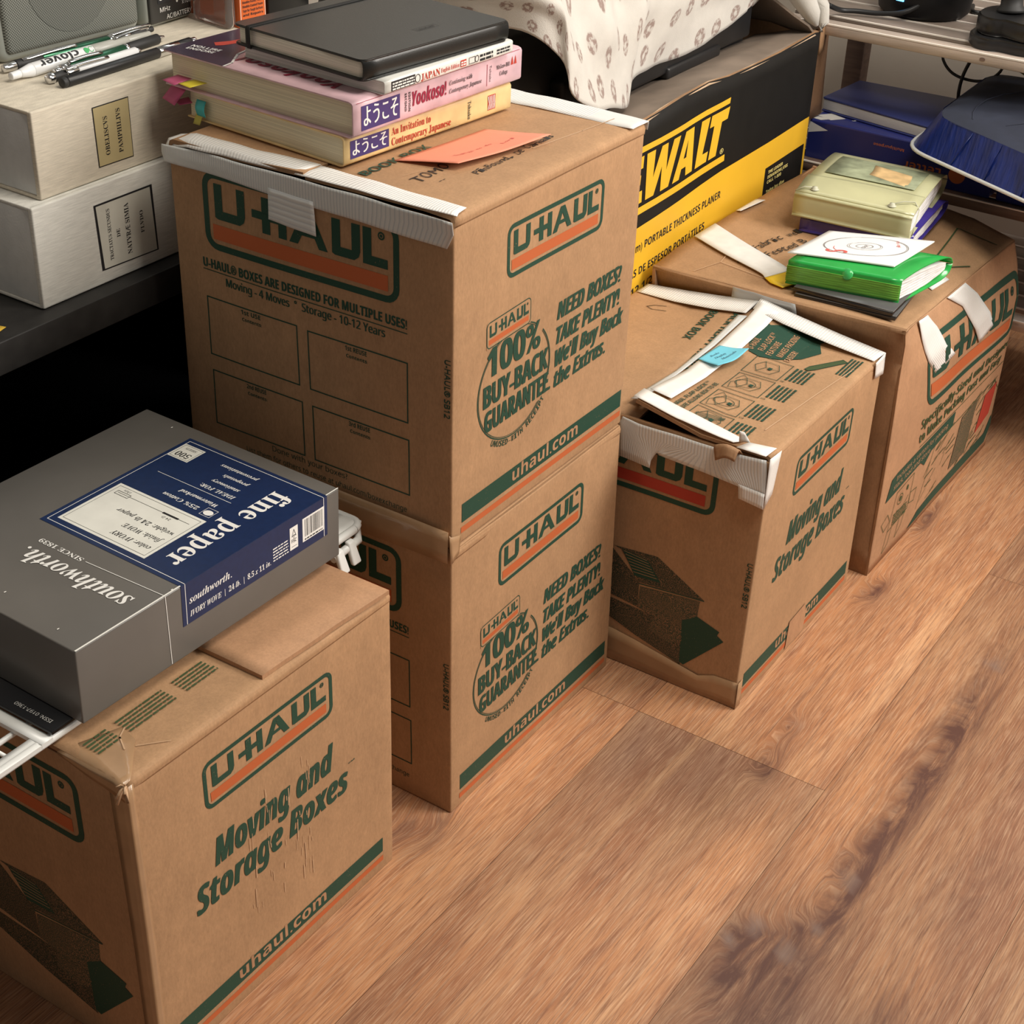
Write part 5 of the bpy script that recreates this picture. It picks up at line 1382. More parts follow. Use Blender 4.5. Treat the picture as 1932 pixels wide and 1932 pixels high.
# magazine
m_mag = M('black_glossy_cover', (.008, .008, .009), .25, spec=.5)
mz = thing('magazine', 'black magazine lying under the grey paper box', 'magazine', (.602, .783, zp - .0045))
mb = MB(); mb.box((.6030, .7835, zp - .0042), (.8150, .9950, zp - .0006), m_mag, .0006, 1)
P = Pr(); P.text('ISSN: 0197-1360', 'N', .6130, .7925, .040, .0034, m_whitep, 90, ly=1)
mb.put(P, lambda x, y: (V((x, y, zp - .0006)), V((0, 0, 1))), 0, .0002); mb.link('cover', mz)
# white wire rack
rk = thing('wire_rack', 'white plastic-coated wire rack lying across the nearest moving box under the magazine', 'rack', (.30, .785, S))
zr = zp - .0095
mb = MB()
R_ = .0042
def fr(x0, x1, y0, y1, r, zz):
    P = []
    for cx, cy, a0 in ((x1 - r, y0 + r, -90), (x1 - r, y1 - r, 0), (x0 + r, y1 - r, 90), (x0 + r, y0 + r, 180)):
        for i in range(6): t = math.radians(a0 + 18 * i); P.append((cx + r * math.cos(t), cy + r * math.sin(t), zz))
    P.append(P[0]); return P
mb.tube(fr(.33, .984, .7880, 1.0000, .012, zr), R_, m_white, 10, caps=False)
mb.link('frame', rk)
mb = MB()
mb.net([[(.330, .7850, zr + .0036), (.600, .7830, zr + .0036)], [(.330, .7960, zr + .0040), (.600, .7960, zr + .0040)]], m_white, (8, 3), .0040, False)
mb.net([[(.5920, .7830, zr + .0042), (.6030, .7830, zr + .0042)], [(.5920, 1.000, zr + .0042), (.6030, 1.000, zr + .0042)]], m_white, (2, 6), .0040, False)
mb.link('edge_strip', rk)
for i in range(21):
    x = .36 + i * .0300
    if abs(x - .60) < .012: continue
    mb = MB(); mb.tube([(x, .789, zr + .0008), (x, .999, zr + .0008)], .0017, m_white, 8); mb.link('wire', rk)
mb = MB(); mb.tube([(.335, .8165, zr - .0022), (.980, .8165, zr - .0022)], .0024, m_white, 8); mb.link('wire', rk)
mb = MB(); mb.net([[(.945, .789, zr + .003), (.984, .789, zr + .003)], [(.945, .815, zr + .003), (.984, .815, zr + .003)]], m_white, (4, 3), .0022)
mb.tube([(.935, .7835, zr - .0120), (.972, .7835, zr - .0100), (.984, .795, zr - .009)], .0040, m_white, 10); mb.link('end_plate', rk)
for x, y in ((.9400, .7730), (.9590, .7750)):
    mb = MB(); mb.hexa([V(p) for p in ((x - .006, y - .002, zr - .0300 + .004), (x + .006, y - .002, zr - .0300 + .004), (x + .006, y + .003, zr - .0300 + .004), (x - .006, y + .003, zr - .0300 + .004),
                                       (x - .004, y + .006, zr - .004), (x + .005, y + .006, zr - .004), (x + .005, y + .012, zr - .004), (x - .004, y + .012, zr - .004))], m_white, 2, .0022, 4); mb.link('foot', rk)

# ================================================================ desk with the clamshell boxes
dk = thing('desk', 'low black desk carrying the cream book boxes', 'desk', (.0, 1.05, 0))
m_desk = M('black_desk_top', (.020, .019, .018), .5, .2, 60, spec=.35)
mb = MB(); mb.box((-.35, 1.0500, .4680), (1.36, 1.70, .4990), m_desk, .0012, 2); mb.link('desk_top', dk)
for xa, xb in ((-.33, -.30), (1.31, 1.34), (.70, .72)):
    mb = MB(); mb.box((xa, 1.085, 0), (xb, 1.69, .468), m_black); mb.link('side_panel', dk)
mb = MB(); mb.box((-.30, 1.665, 0), (1.31, 1.685, .468), m_black); mb.link('back_panel', dk)
mb = MB(); mb.box((-.30, 1.12, .20), (.70, 1.66, .218), m_black); mb.box((.72, 1.16, .20), (1.31, 1.66, .218), m_black); mb.link('inner_shelf', dk)
m_lin1 = M('cream_linen', (.66, .60, .49), .85, .12, 60, (1, 3, 14), bump=.3, bscale=500); m_lin2 = M('white_linen', (.66, .65, .60), .85, .12, 60, (1, 3, 14), bump=.3, bscale=500)
m_tray = M('grey_lining_paper', (.62, .63, .62), .8, .05, 60, bump=.15, bscale=500)
m_lab = M('tan_label', (.46, .38, .20), .5, .05, 40); m_lab2 = M('pale_label', (.58, .57, .50), .5, .05, 40)
def clam(label, near, right, z0, z1, ml, labelf, D=.26):
    r = thing('clamshell_box', label, 'book box', (near[0], near[1], z0))
    n = V((*near, 0)); ri = V((*right, 0)); ex = (ri - n).normalized(); ey = V((-ex.y, ex.x, 0)); W = (ri - n).length
    def q(x, y, z): p = n + ex * x + ey * y; return V((p.x, p.y, z))
    def hx(x0, x1, y0, y1, a, b): return [q(x0, y0, a), q(x1, y0, a), q(x1, y1, a), q(x0, y1, a), q(x0, y0, b), q(x1, y0, b), q(x1, y1, b), q(x0, y1, b)]
    mb = MB(); sp = mb.hexa(hx(0, W, 0, .006, z0, z1), ml, (2, 1, 2), .0018, 3)
    mb.hexa(hx(0, W, .003, D, z0, z0 + .0032), ml, 1, .0010, 2); mb.hexa(hx(0, W, .003, D, z1 - .0032, z1), ml, 1, .0010, 2)
    P = Pr(); labelf(P); mb.put(P, sp.f_front(), 0, .0004); mb.link('cover', r)
    mb = MB(); mb.hexa(hx(.0010, W - .003, .0062, D - .003, z0 + .0034, z1 - .0034), m_tray, 1, .0008, 2); mb.link('tray', r)
    return r
def lab_lo(P):
    P.poly([(.0700, .0780), (.1435, .0780), (.1455, .0115), (.0728, .0135)], m_blackpr); P.poly([(.0722, .0762), (.1405, .0762), (.1435, .0128), (.0758, .0146)], m_lab2, 2)
    P.text('TRACTATUS SECUNDUS', 'B', .0880, .0205, .050, .0042, m_blackpr, 90, ly=4); P.text('DE', 'B', .0985, .0400, .0080, .0042, m_blackpr, 90, ly=4)
    P.text('NATVRÆ SIMIA', 'B', .1115, .0195, .050, .0056, m_blackpr, 90, ly=4); P.text('FLVDO', 'B', .1290, .0350, .022, .0044, m_blackpr, 90, ly=4)
def lab_hi(P):
    P.poly([(.0685, .0670), (.1130, .0670), (.1133, .0105), (.0700, .0110)], m_blackpr); P.poly([(.0695, .0660), (.1122, .0660), (.1124, .0114), (.0709, .0119)], m_lab, 2)
    P.text('OBELISCVS', 'B', .0850, .0200, .036, .0052, m_blackpr, 90, ly=4); P.text('PAMPHILIVS', 'B', .1010, .0185, .041, .0052, m_blackpr, 90, ly=4)
clam('white linen clamshell book box standing on the desk, lower of the two', (.8835, 1.0695), (1.305, 1.0670), .5000, .5958, m_lin2, lab_lo)
clam('cream linen clamshell book box stacked on the white one, upper of the two', (.9015, 1.0765), (1.330, 1.0740), .5964, .6757, m_lin1, lab_hi, .25)
ZT = .6757
# slip of paper at the desk edge
m_ys = M('yellow_slip_paper', (.70, .45, .05), .6)
note('paper_slip', 'yellow paper slip on the black desk at the left edge of the photo', 'note', [[(.800, 1.058, .4998), (.8390, 1.0692, .4998)], [(.790, 1.078, .4998), (.8340, 1.0800, .5010)]], m_ys, None, (3, 3))

# radio
rd = thing('portable_radio', 'silver-grey portable radio with speaker grille standing on the cream book box', 'radio', (.985, 1.195, ZT))
m_rad = M('silver_grey_plastic', (.32, .34, .31), .4, spec=.5); m_dial = M('dark_dial_window', (.035, .034, .032), .25)
def grille_mat(g=1.0):
    m = bpy.data.materials.new('perforated_grille'); nt, b = nodes(m); L = nt.links; N = nt.nodes.new
    tc = N('ShaderNodeTexCoord'); sp = N('ShaderNodeSeparateXYZ'); L.new(tc.outputs['Object'], sp.inputs[0])
    out = []
    for i in (0, 2):
        x = N('ShaderNodeMath'); x.operation = 'MULTIPLY'; x.inputs[1].default_value = 2300; L.new(sp.outputs[i], x.inputs[0])
        y = N('ShaderNodeMath'); y.operation = 'SINE'; L.new(x.outputs[0], y.inputs[0]); out.append(y.outputs[0])
    mu = N('ShaderNodeMath'); mu.operation = 'MULTIPLY'; L.new(out[0], mu.inputs[0]); L.new(out[1], mu.inputs[1])
    r = N('ShaderNodeMapRange'); r.inputs['From Min'].default_value = -.5; r.inputs['From Max'].default_value = .5; L.new(mu.outputs[0], r.inputs['Value'])
    mx = N('ShaderNodeMix'); mx.data_type = 'RGBA'; L.new(r.outputs[0], mx.inputs[0]); mx.inputs[6].default_value = (.05, .055, .048, 1); mx.inputs[7].default_value = (.26 * g, .27 * g, .24 * g, 1)
    L.new(mx.outputs[2], b.inputs['Base Color']); b.inputs['Roughness'].default_value = .5; return m
m_gri = grille_mat(); m_gri2 = grille_mat(.72)
mb = MB(); mb.hexa([V(p) for p in ((.976, 1.196, ZT), (1.150, 1.188, ZT), (1.150, 1.245, ZT), (.976, 1.250, ZT), (.970, 1.198, ZT + .145), (1.150, 1.190, ZT + .145), (1.150, 1.240, ZT + .145), (.970, 1.245, ZT + .145))], m_rad, 2, .012, 5)
sh_ = mb.link('speaker_housing', rd)
mb = MB(); rg = mb.hexa([V(p) for p in ((.983, 1.1925, ZT + .0085), (1.143, 1.1845, ZT + .0085), (1.143, 1.196, ZT + .0085), (.983, 1.204, ZT + .0085), (.978, 1.194, ZT + .136), (1.143, 1.186, ZT + .136), (1.143, 1.198, ZT + .136), (.978, 1.206, ZT + .136))], m_gri, 2, .0055, 4)
P = Pr(); P.ell(.0800, .0640, .052, .055, m_gri2, 0, 48); mb.put(P, rg.f_front(), 0, .0004)
mb.link('speaker_grille', sh_)
mb = MB(); mb.hexa([V(p) for p in ((1.151, 1.183, ZT), (1.222, 1.186, ZT), (1.222, 1.238, ZT), (1.151, 1.238, ZT), (1.151, 1.185, ZT + .145), (1.222, 1.188, ZT + .145), (1.222, 1.236, ZT + .145), (1.151, 1.236, ZT + .145))], m_rad, 2, .009, 5)
th_ = mb.link('tuner_housing', rd)
mb = MB(); rw = mb.hexa([V(p) for p in ((1.1545, 1.1815, ZT + .0035), (1.217, 1.1845, ZT + .0035), (1.217, 1.195, ZT + .0035), (1.1545, 1.195, ZT + .0035), (1.1545, 1.1835, ZT + .128), (1.217, 1.1865, ZT + .128), (1.217, 1.195, ZT + .128), (1.1545, 1.195, ZT + .128))], m_dial, 2, .004, 3)
P = Pr(); P.rect(.012, .0195, .066, .120, m_blackpr); P.rect(.0385, .0180, .0410, .120, m_whitep, 2); P.ell(.0398, .0180, .0014, .0016, m_whitep, 2, 10)
P.text('88', 'N', .0140, .0225, .011, .0070, m_whitep, ly=2); P.text('53', 'N', .0500, .0225, .010, .0070, m_whitep, ly=2); P.text('MHz', 'N', .0140, .0110, .015, .0045, m_whitep, ly=2); P.text('x10kHz', 'N', .0470, .0135, .020, .0042, m_tray, ly=2)
P.text('AC/BATTERY', 'N', .0230, .0030, .038, .0045, m_whitep, ly=2); P.text('MHz', 'N', .014, .110, .012, .004, m_whitep, ly=3)
for i in range(8): P.text(str(88 + i * 2), 'N', .0150, .0330 + i * .0098, .008, .0040, m_whitep, ly=2); P.text(str(53 + i * 15), 'N', .0500, .0330 + i * .0098, .009, .0040, m_whitep, ly=2)
mb.put(P, rw.f_front(), 0, .0004); mb.link('tuning_dial', th_)

# pens
m_chr = M('chrome', (.75, .75, .75), .15, metal=1.0); m_gpen = M('green_metallic', (.03, .13, .07), .25, metal=.6); m_grip = M('black_rubber_grip', (.018, .018, .018), .6)
m_wpen = M('white_pen_barrel', (.78, .79, .80), .3); m_gpl = M('grey_pen_barrel', (.42, .42, .38), .35)
def pen(label, a, b, R, segs, clip=None, tip=None, txt=None):
    """segs: (fraction from, to, radius factor, material)"""
    a, b = V((*a, ZT + R)), V((*b, ZT + R)); d = (b - a); L = d.length; d.normalize()
    r = thing('pen', label, 'pen', tuple(a), 'pens in front of the radio')
    names = {'b': 'barrel', 'g': 'grip', 't': 'tip', 'c': 'cap', 'r': 'ring'}
    for f0, f1, k0, k1, m, nm in segs:
        mb = MB(); l0, l1 = L * f0, L * f1; e = min(.0006, (l1 - l0) * .2)
        mb.lathe([(0, l0), (R * k0 * .92, l0), (R * k0, l0 + e), (R * k1, l1 - e), (R * k1 * .92, l1), (0, l1)], m, a, d, 20)
        if txt and nm == 'b' and f1 - f0 > .3:
            P = Pr(); P.text('clover', 'S', 0, 0, .048, .0075, m_blackpr, 180); P.ell(.010, -.004, .0028, .0030, M('green_dot', (.05, .4, .12), .4), 1, 14); P.arc(.016, -.004, .003, .003, .0006, M('green_dot2', (.05, .4, .12), .4), 30, 330, k=12)
            sd = d.cross(V((0, 0, 1)))
            def fm(x, y):
                an = (y + .004) / (R * 1.0) + math.radians(45)
                n = sd * math.cos(an) + V((0, 0, 1)) * math.sin(an); return a + d * (L * .47 + x - .004) + n * R, n
            mb.put(P, fm, .002, .0003)
        mb.link(names[nm], r)
    if clip:
        f0, f1, m, ang = clip; sd = d.cross(V((0, 0, 1))); n = sd * math.cos(math.radians(ang)) + V((0, 0, 1)) * math.sin(math.radians(ang)); w = d.cross(n) * .0017
        p = [a + d * (L * f0) + n * (R * .9), a + d * (L * f0) + n * (R + .0022), a + d * (L * (f0 * .5 + f1 * .5)) + n * (R + .0026), a + d * (L * f1) + n * (R + .0008)]
        mb = MB(); mb.net([[x - w for x in p], [x + w for x in p]], m, (4, 2), .0008, True); mb.link('clip', r)
    return r
pen('green pen with black grip at the back left of the pens', (.962, 1.178), (1.098, 1.172), .0050, [(0, .10, .7, .9, m_chr, 't'), (.10, .32, 1, 1, m_grip, 'g'), (.32, .92, 1, 1, m_gpen, 'b'), (.92, .97, 1.02, 1.02, m_chr, 'r'), (.97, 1, .8, .5, m_grip, 'c')], (.60, .15, m_chr, 60))
pen('black pen with chrome clip directly in front of the radio', (1.020, 1.1795), (1.146, 1.1720), .0048, [(0, .06, .5, .9, m_chr, 't'), (.06, .68, 1, 1, m_grip, 'b'), (.68, .76, 1.02, 1.02, m_chr, 'r'), (.76, .93, .95, .95, m_grip, 'g'), (.93, 1, .6, .6, m_grip, 'c')], (.95, .55, m_chr, 70))
pen('fat white and grey pen with printed lettering', (.948, 1.1520), (1.128, 1.1580), .0062, [(0, .06, .55, .60, m_wpen, 'c'), (.06, .14, .62, 1.0, m_wpen, 'b'), (.14, .56, 1, 1, m_wpen, 'b'), (.56, .82, 1, .8, m_gpl, 'g'), (.82, 1, .75, .45, m_gpl, 't')], (.97, .72, m_chr, 75), txt=True)
pen('green metallic pen with chrome end in front of the white pen', (.985, 1.1360), (1.132, 1.1430), .0050, [(0, .05, .6, .6, m_chr, 'c'), (.05, .12, .95, .95, m_chr, 'r'), (.12, .62, 1, 1, m_gpen, 'b'), (.62, .65, 1.03, 1.03, m_chr, 'r'), (.65, .94, 1, 1, m_grip, 'g'), (.94, 1, .7, .3, m_chr, 't')], (.12, .40, m_chr, 60))
pen('white-barrelled pen with a chrome ball end', (.966, 1.1245), (1.084, 1.1270), .0048, [(0, .05, .9, 1.1, m_chr, 'c'), (.05, .18, .8, .8, m_grip, 'g'), (.18, .30, 1, 1, m_chr, 'r'), (.30, .95, 1, 1, m_wpen, 'b'), (.95, 1, .8, .4, m_chr, 't')], (.18, .62, m_chr, 55))
pen('matt black pen with a silver band, nearest the edge', (.9655, 1.1060), (1.142, 1.1110), .0050, [(0, .03, .85, .95, m_grip, 'c'), (.03, .70, 1, 1, m_blackp, 'b'), (.70, .86, 1.02, 1.02, m_chr, 'r'), (.86, .96, .98, .98, m_blackp, 'g'), (.96, 1, .75, .75, m_chr, 't')])

# blister pack and the black block beside it
m_or = M('orange_card', (.62, .12, .02), .5, .06, 30); m_clp = M('clear_blister', (.85, .84, .82), .08, trans=.92, spec=.5)
bl = thing('blister_pack', 'orange carded blister pack standing at the back of the cream book box', 'package', (1.215, 1.118, ZT))
mb = MB(); ro = mb.hexa([V(p) for p in ((1.2150, 1.1180, ZT), (1.2500, 1.1140, ZT), (1.262, 1.205, ZT), (1.2300, 1.210, ZT), (1.2150, 1.1180, ZT + .13), (1.2500, 1.1140, ZT + .13), (1.262, 1.205, ZT + .13), (1.2300, 1.210, ZT + .13))], m_or, 1, .0008, 2)
P = Pr()
for i, t in enumerate(('Double-Faced, Thick,', 'Double-Coated Foam', 'Tape for Tough Surfaces', 'and Repairs')): P.text(t, 'S', .004, .0180 - i * .0042 + .006, .027, .0024, m_blackpr)
P.line([(.0012, .001), (.0012, .128)], .0006, m_whitep); P.line([(.0338, .001), (.0338, .128)], .0006, m_whitep)
mb.put(P, ro.f_front(), 0, .0003); mb.link('card', bl)
mb = MB(); mb.hexa([V(p) for p in ((1.203, 1.122, ZT), (1.2145, 1.120, ZT), (1.2255, 1.178, ZT), (1.212, 1.180, ZT), (1.204, 1.124, ZT + .11), (1.2145, 1.122, ZT + .11), (1.2255, 1.176, ZT + .11), (1.213, 1.178, ZT + .11))], m_clp, 2, .007, 4); mb.link('clear_shell', bl)
bk_ = thing('black_case', 'plain black case beside the orange blister pack', 'case', (1.2535, 1.1150, ZT))
mb = MB(); mb.box((1.2545, 1.1140, ZT), (1.3180, 1.195, ZT + .12), m_black, .001, 1); mb.link('case', bk_)

# ================================================================ wooden slatted shelf by the wall
m_rail = M('lit_pine_rail', (.56, .46, .39), .6, .14, 14, (5, 1, 12), bump=.2, bscale=60, detail=5)  # lighter copy of the shelf wood: the lit front face put into the colour
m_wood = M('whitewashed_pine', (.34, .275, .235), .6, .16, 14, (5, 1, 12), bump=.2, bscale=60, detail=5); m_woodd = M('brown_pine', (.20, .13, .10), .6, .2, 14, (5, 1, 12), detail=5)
m_woode = M('lit_edge_highlight', (.92, .84, .76), .6)  # painted highlight along the front bevel of each slat
shf = thing('slatted_shelf', 'whitewashed slatted wooden shelf unit against the wall', 'shelf', (2.13, .30, 0))
def deck(z, pitch=.0465, n=7, mm=m_wood):
    for i in range(n):
        x = 2.1300 + i * pitch
        h = .0155 if i == 0 else .0080
        wd = .024 if i == 0 else .041
        mb = MB(); mb.box((x, .05, z - h), (x + wd, .935, z), m_rail if i == 0 and mm is m_wood else mm, .0008, 1)
        mb.box((x - .0007, .05, z - .0016), (x + .0024, .935, z + .0003), m_woode)
        P = Pr()
        if i in (0, 2):
            for yy in ((.64,) if i == 0 else (.735,)): P.ell(yy, z - h * .5, .004, .0025, m_woodd, 0, 12)
            mb.put(P, lambda a, b: (V((x, a, b)), V((-1, 0, 0))), 0, .0008)
        mb.link('slat', shf)
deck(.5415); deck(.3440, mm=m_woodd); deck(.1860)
for x, y in ((2.136, .895), (2.136, .06), (2.4050, .9100), (2.4050, .06)):
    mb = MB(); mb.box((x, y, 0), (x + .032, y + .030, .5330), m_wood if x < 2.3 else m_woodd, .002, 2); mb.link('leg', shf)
for z in (.533, .335, .177):
    for y in (.900, .07):
        mb = MB(); mb.box((2.15, y, z - .022), (2.42, y + .018, z - .0005), m_wood, .001, 1); mb.link('rail', shf)
# speaker puck, adapters, cable, lamp on top
z = .5417
ec = thing('smart_speaker', 'round black smart speaker with a small blue light on the shelf', 'speaker', (2.285, .785, z))
mb = MB(); mb.lathe([(0, 0), (.058, 0), (.064, .006), (.068, .030), (.068, .075), (.064, .09), (0, .092)], m_black, (2.285, .785, z), (0, 0, 1), 48); mb.link('body', ec)
mb = MB(); m_led = M('blue_led', (.05, .3, .9), .3, emis=((.10, .45, 1.0), 5.0)); a0 = math.atan2(.797 - .785, 2.22 - 2.285)
mb.net([[(2.285 + .0688 * math.cos(a0 + k * .045), .785 + .0688 * math.sin(a0 + k * .045), z + .0255) for k in (-2, -1, 0, 1, 2)], [(2.285 + .0688 * math.cos(a0 + k * .045), .785 + .0688 * math.sin(a0 + k * .045), z + .0290) for k in (-2, -1, 0, 1, 2)]], m_led, (3, 2), .0006, True); mb.link('blue_light', ec)
ps = thing('power_adapter', 'black rounded power hub on the shelf at the right edge of the photo', 'power adapter', (2.20, .60, z))
def pill(mb, z0, z1, m, ins=0, dx=0.0):
    pts = []
    cx, cy = 2.190 + dx, .645
    for i in range(13): t = math.radians(30 + 15 * i); pts.append((cx + (.048 - ins) * math.cos(t), cy + (.034 - ins) * math.sin(t)))
    pts += [(2.1450 + ins, .600), (2.155 + ins, .500), (2.25, .46), (2.262 - ins, .56)]
    k = len(pts)
    rows = [[V((x, y, zz)) + (V((cx, .58, zz)) - V((x, y, zz))).normalized() * e for x, y in pts] for zz, e in ((z0, .003), (z0 + .003, 0), (z1 - .003, 0), (z1, .003))]
    vs = mb.grid(rows, m, close=True); mb.face(vs[-1], m, smooth=False); mb.face(vs[0][::-1], m, smooth=False)
mb = MB(); pill(mb, z, z + .016, m_blackp); mb.link('base', ps)
mb = MB(); pill(mb, z + .017, z + .040, m_blackp, .004, .008); mb.link('body', ps)
pg = thing('power_plug', 'black power plug on the hub at the right edge of the photo', 'plug', (2.20, .63, z + .04))
mb = MB(); mb.lathe([(0, 0), (.019, 0), (.019, .004), (.015, .008), (.014, .022), (.018, .026), (.018, .034), (.012, .040), (.012, .07), (0, .072)], m_grip, (2.205, .636, z + .0402), (.1, .12, 1), 20); mb.link('plug_body', pg)
mb = MB(); mb.hexa([V(p) for p in ((2.215, .655, z + .052), (2.25, .64, z + .052), (2.27, .68, z + .052), (2.235, .695, z + .052), (2.215, .655, z + .075), (2.25, .64, z + .075), (2.27, .68, z + .075), (2.235, .695, z + .075))], m_grip, 1, .005, 3); mb.link('angled_plug', pg)
m_cab = M('black_cable', (.012, .012, .013), .45)
def cable(label, pts, r=.0028, m=m_cab):
    P = [V(p) for p in pts]; out = []
    for i in range(len(P) - 1):
        g = lambda j: P[min(max(j, 0), len(P) - 1)]
        for k in range(8): out.append(cr(g(i - 1), g(i), g(i + 1), g(i + 2), k / 8))
    out.append(P[-1]); mb = MB(); mb.tube(out, r, m, 8); return mb.link('cable', label=label, cat='cable', loc=pts[0])
cable('black cable lying on the shelf from the tool carton to the round speaker', [(2.150, .875, z + .020), (2.180, .868, z + .0085), (2.195, .850, z + .007), (2.205, .82, z + .007), (2.21, .790, z + .012), (2.222, .772, z + .022), (2.23, .76, z + .034)], .0036)
cable('black cable curling on the shelf from the speaker to the hub', [(2.352, .735, z + .004), (2.32, .722, z + .0035), (2.335, .700, z + .0035), (2.345, .69, z + .012), (2.30, .69, z + .012), (2.25, .682, z + .006), (2.236, .668, z + .012), (2.236, .655, z + .050)], .0030)
cable('black cable loop hanging under the shelf', [(2.30, .760, .5300), (2.30, .752, .485), (2.30, .735, .462), (2.30, .708, .4545), (2.30, .68, .459), (2.30, .660, .480), (2.30, .655, .53)], .0022)
cable('black cable hanging straight down behind the blue bin', [(2.29, .690, .530), (2.29, .703, .490), (2.29, .712, .46), (2.29, .713, .43), (2.29, .706, .40), (2.29, .70, .352)], .0026)
cable('thin olive cable under the shelf at the right', [(2.31, .690, .530), (2.31, .665, .500), (2.31, .640, .480), (2.31, .60, .455), (2.31, .57, .36)], .0022, M('olive_cable', (.16, .13, .04), .5))
dsk = thing('ring_lamp', 'pale violet glowing disc lamp at the top right corner', 'lamp', (2.33, .60, z))
mb = MB(); mb.lathe([(0, 0), (.03, 0), (.03, .006), (.008, .010), (.008, .035), (0, .035)], m_white, (2.36, .58, z), (0, 0, 1), 24); mb.link('stand', dsk)
mb = MB(); mb.lathe([(0, .034), (.070, .036), (.075, .040), (.075, .050), (.070, .054), (.055, .055)], m_white, (2.36, .58, z), (0, 0, 1), 40); mb.link('rim', dsk)
mb = MB(); mb.lathe([(.055, .0552), (.03, .056), (0, .0562)], M('violet_glow', (.3, .3, .9), .4, emis=((.32, .30, 1.0), 1.1)), (2.36, .58, z), (0, 0, 1), 40); mb.link('diffuser', dsk)

# middle deck: blue box, navy binder, blue bin
zm = .3445
m_blue = M('blue_glossy_board', (.030, .040, .22), .28, .12, 10, spec=.5); m_blued = M('dark_blue_board', (.018, .025, .14), .3, .1, 12); m_bord = M('dim_orange_print', (.42, .12, .04), .5)
m_binder = M('navy_binder_vinyl', (.040, .055, .21), .45, .04, 20); m_bpage = M('binder_side_white', (.50, .50, .52), .6, .08, 60, (1, 1, 30))
lb = thing('paper_carton', 'blue printed paper carton under the navy binder on the shelf', 'carton', (2.145, .56, zm))
mb = MB(); rl = mb.hexa([V(p) for p in ((2.1460, .60, zm), (2.375, .60, zm), (2.375, .8780, zm), (2.1460, .8780, zm), (2.1460, .60, zm + .0560), (2.375, .60, zm + .0560), (2.375, .8780, zm + .0560), (2.1460, .8780, zm + .0560))], m_blue, 2, .0025, 3)
P = Pr(); P.rect(0, 0, .278, .0530, m_blued)
P.poly([(0, .053), (.030, .044), (.0, .036)], m_tray, 1)
P.text('Letter', 'S', .2045, .0260, .055, .0120, m_bord, 180, ly=2); P.ell(.228, .022, .012, .012, m_bord, 2, 24); P.text('Multipurpose', 'S', .147, .0420, .046, .0040, m_bord, 180, ly=2)
mb.put(P, rl.f_left(), 0, .0004)
P = Pr(); P.poly([(.010, .250), (.030, .235), (.040, .262), (.020, .276)], m_whitep, 1); P.poly([(.002, .262), (.014, .252), (.016, .272), (.004, .276)], m_whitep, 1); P.text('JIM', 'S', .03, .225, .03, .012, m_tray, -80, ly=2)
mb.put(P, rl.f_top(), 0, .0004); mb.link('carton', lb)
bi = thing('binder', 'navy blue ring binder lying on the blue carton', 'binder', (2.20, .72, zm + .057))
zb = zm + .0568
def bq(p, zz): return V((*p, zz))
n0, n1, n2, n3 = (2.1540, .700), (2.1880, .8790), (2.3000, .870), (2.310, .700)
mb = MB(); mb.hexa([bq(n0, zb), bq(n3, zb), bq(n2, zb), bq(n1, zb), bq(n0, zb + .0025), bq(n3, zb + .0025), bq(n2, zb + .0025), bq(n1, zb + .0025)], m_binder, 1, .0010, 2)
mb.hexa([bq(n0, zb + .0180), bq(n3, zb + .0180), bq(n2, zb + .0180), bq(n1, zb + .0180), bq(n0, zb + .0210), bq(n3, zb + .0210), bq(n2, zb + .0210), bq(n1, zb + .0210)], m_binder, 1, .0010, 2); mb.link('cover', bi)
mb = MB(); e = .001
mb.hexa([bq((n0[0] + e, n0[1] + e), zb + .003), bq((n3[0] - e, n3[1] + e), zb + .003), bq((n2[0] - e, n2[1] - e), zb + .003), bq((n1[0] + e, n1[1] - e), zb + .003),
         bq((n0[0] + e, n0[1] + e), zb + .0175), bq((n3[0] - e, n3[1] + e), zb + .0175), bq((n2[0] - e, n2[1] - e), zb + .0175), bq((n1[0] + e, n1[1] - e), zb + .0175)], m_bpage, 1, .0008, 2); mb.link('page_block', bi)
m_bin = M('glossy_blue_fabric', (.004, .018, .15), .30, .5, 18, (1, 6, 1), bump=.6, bscale=40, spec=.5); m_quilt = M('dark_slate_fabric', (.022, .027, .048), .75, .15, 30)
bn = thing('fabric_bin', 'dark-topped blue fabric bin cover with a white rim on the shelf', 'bin', (2.2, .55, .41))
def rq(C, r, zz, n=6):
    """outline of a quadrilateral with rounded corners"""
    out = []
    for i in range(4):
        p, a, b = V(C[i]), V(C[i - 1]), V(C[(i + 1) % 4]); u, v = (a - p).normalized(), (b - p).normalized()
        for k in range(n):
            t = k / (n - 1); q_ = (p + u * r) * (1 - t) ** 2 + p * 2 * t * (1 - t) + (p + v * r) * t * t; out.append(V((q_.x, q_.y, zz)))
    return out
Q0 = [(2.062, .700), (1.885, .355), (2.33, .33), (2.36, .705)]; Q1 = [(2.072, .672), (1.915, .372), (2.31, .35), (2.325, .678)]
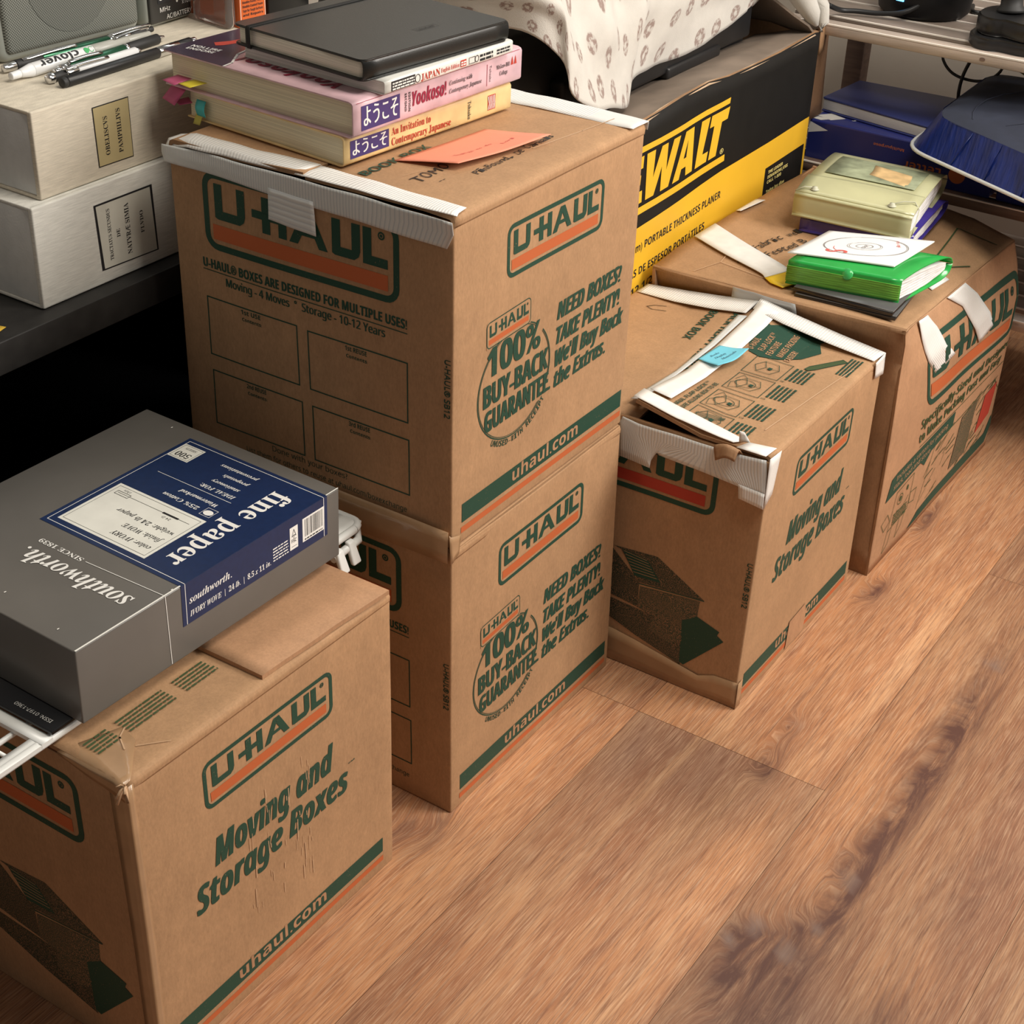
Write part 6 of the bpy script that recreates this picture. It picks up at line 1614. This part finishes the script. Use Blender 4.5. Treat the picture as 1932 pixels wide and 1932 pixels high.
mixq = lambda f: [tuple(V(a) * (1 - f) + V(b) * f) for a, b in zip(Q0, Q1)]
rows = [rq(mixq(f), .04, zz) for f, zz in ((0, .4195), (.25, .4290), (.60, .4460), (.90, .4610), (1, .4660))]
rows = [[p + V((math.sin(i * 2.3 + j) * .0012, math.cos(i * 1.9) * .0012, 0)) for i, p in enumerate(r)] for j, r in enumerate(rows)]
sk_ = MB(); sk_.grid(rows, m_bin, close=True)
for f in (.22, .38, .55, .74):
    a, b = V(Q0[0]), V(Q0[1]); c, d = V(Q1[0]), V(Q1[1]); p, q_ = a * (1 - f) + b * f, c * (1 - f) + d * f
    sk_.tube([(p.x, p.y, .421), ((p.x + q_.x) / 2, (p.y + q_.y) / 2, .444), (q_.x, q_.y, .464)], .0009, m_bin, 6)
sk_o = sk_.link('skirt', bn)
t_ = rq(Q0, .04, .4190); t_.append(t_[0])
mb = MB(); mb.tube([p + (p - V((2.15, .52, .419))).normalized() * .002 for p in t_], .0026, m_white, 8, caps=False); mb.link('rim', sk_o, label='white rim')
def qz(x, y): return .4670 + .016 * math.exp(-((x - 2.20) / .11) ** 2 - ((y - .53) / .16) ** 2) + .0015 * math.sin(x * 60 + y * 25)
R0 = rq(Q1, .04, .4665); c0 = V((2.16, .52, .47))
rws = []
for k in range(11):
    f = k / 10; row = []
    for p in R0:
        x, y = c0.x + (p.x - c0.x) * (1 - f * .98), c0.y + (p.y - c0.y) * (1 - f * .98); row.append(V((x, y, qz(x, y) if k else .4655)))
    rws.append(row)
mb = MB(); vs = mb.grid(rws, m_quilt, close=True); mb.face(vs[-1], m_quilt)
for y0_, c1 in ((.62, .04), (.575, -.03), (.50, .05)):
    pts = [(2.07 + .027 * k, y0_ + c1 * math.sin(k * .5) - .01 * k) for k in range(8)]
    mb.tube([(x, y, qz(x, y) + .0003) for x, y in pts], .0007, m_quilt, 6)
mb.link('padded_top', bn)
mb = MB(); mb.box((2.14, .36, .3450), (2.33, .590, .4180), m_blued, .004, 2); mb.link('bin_body', bn)
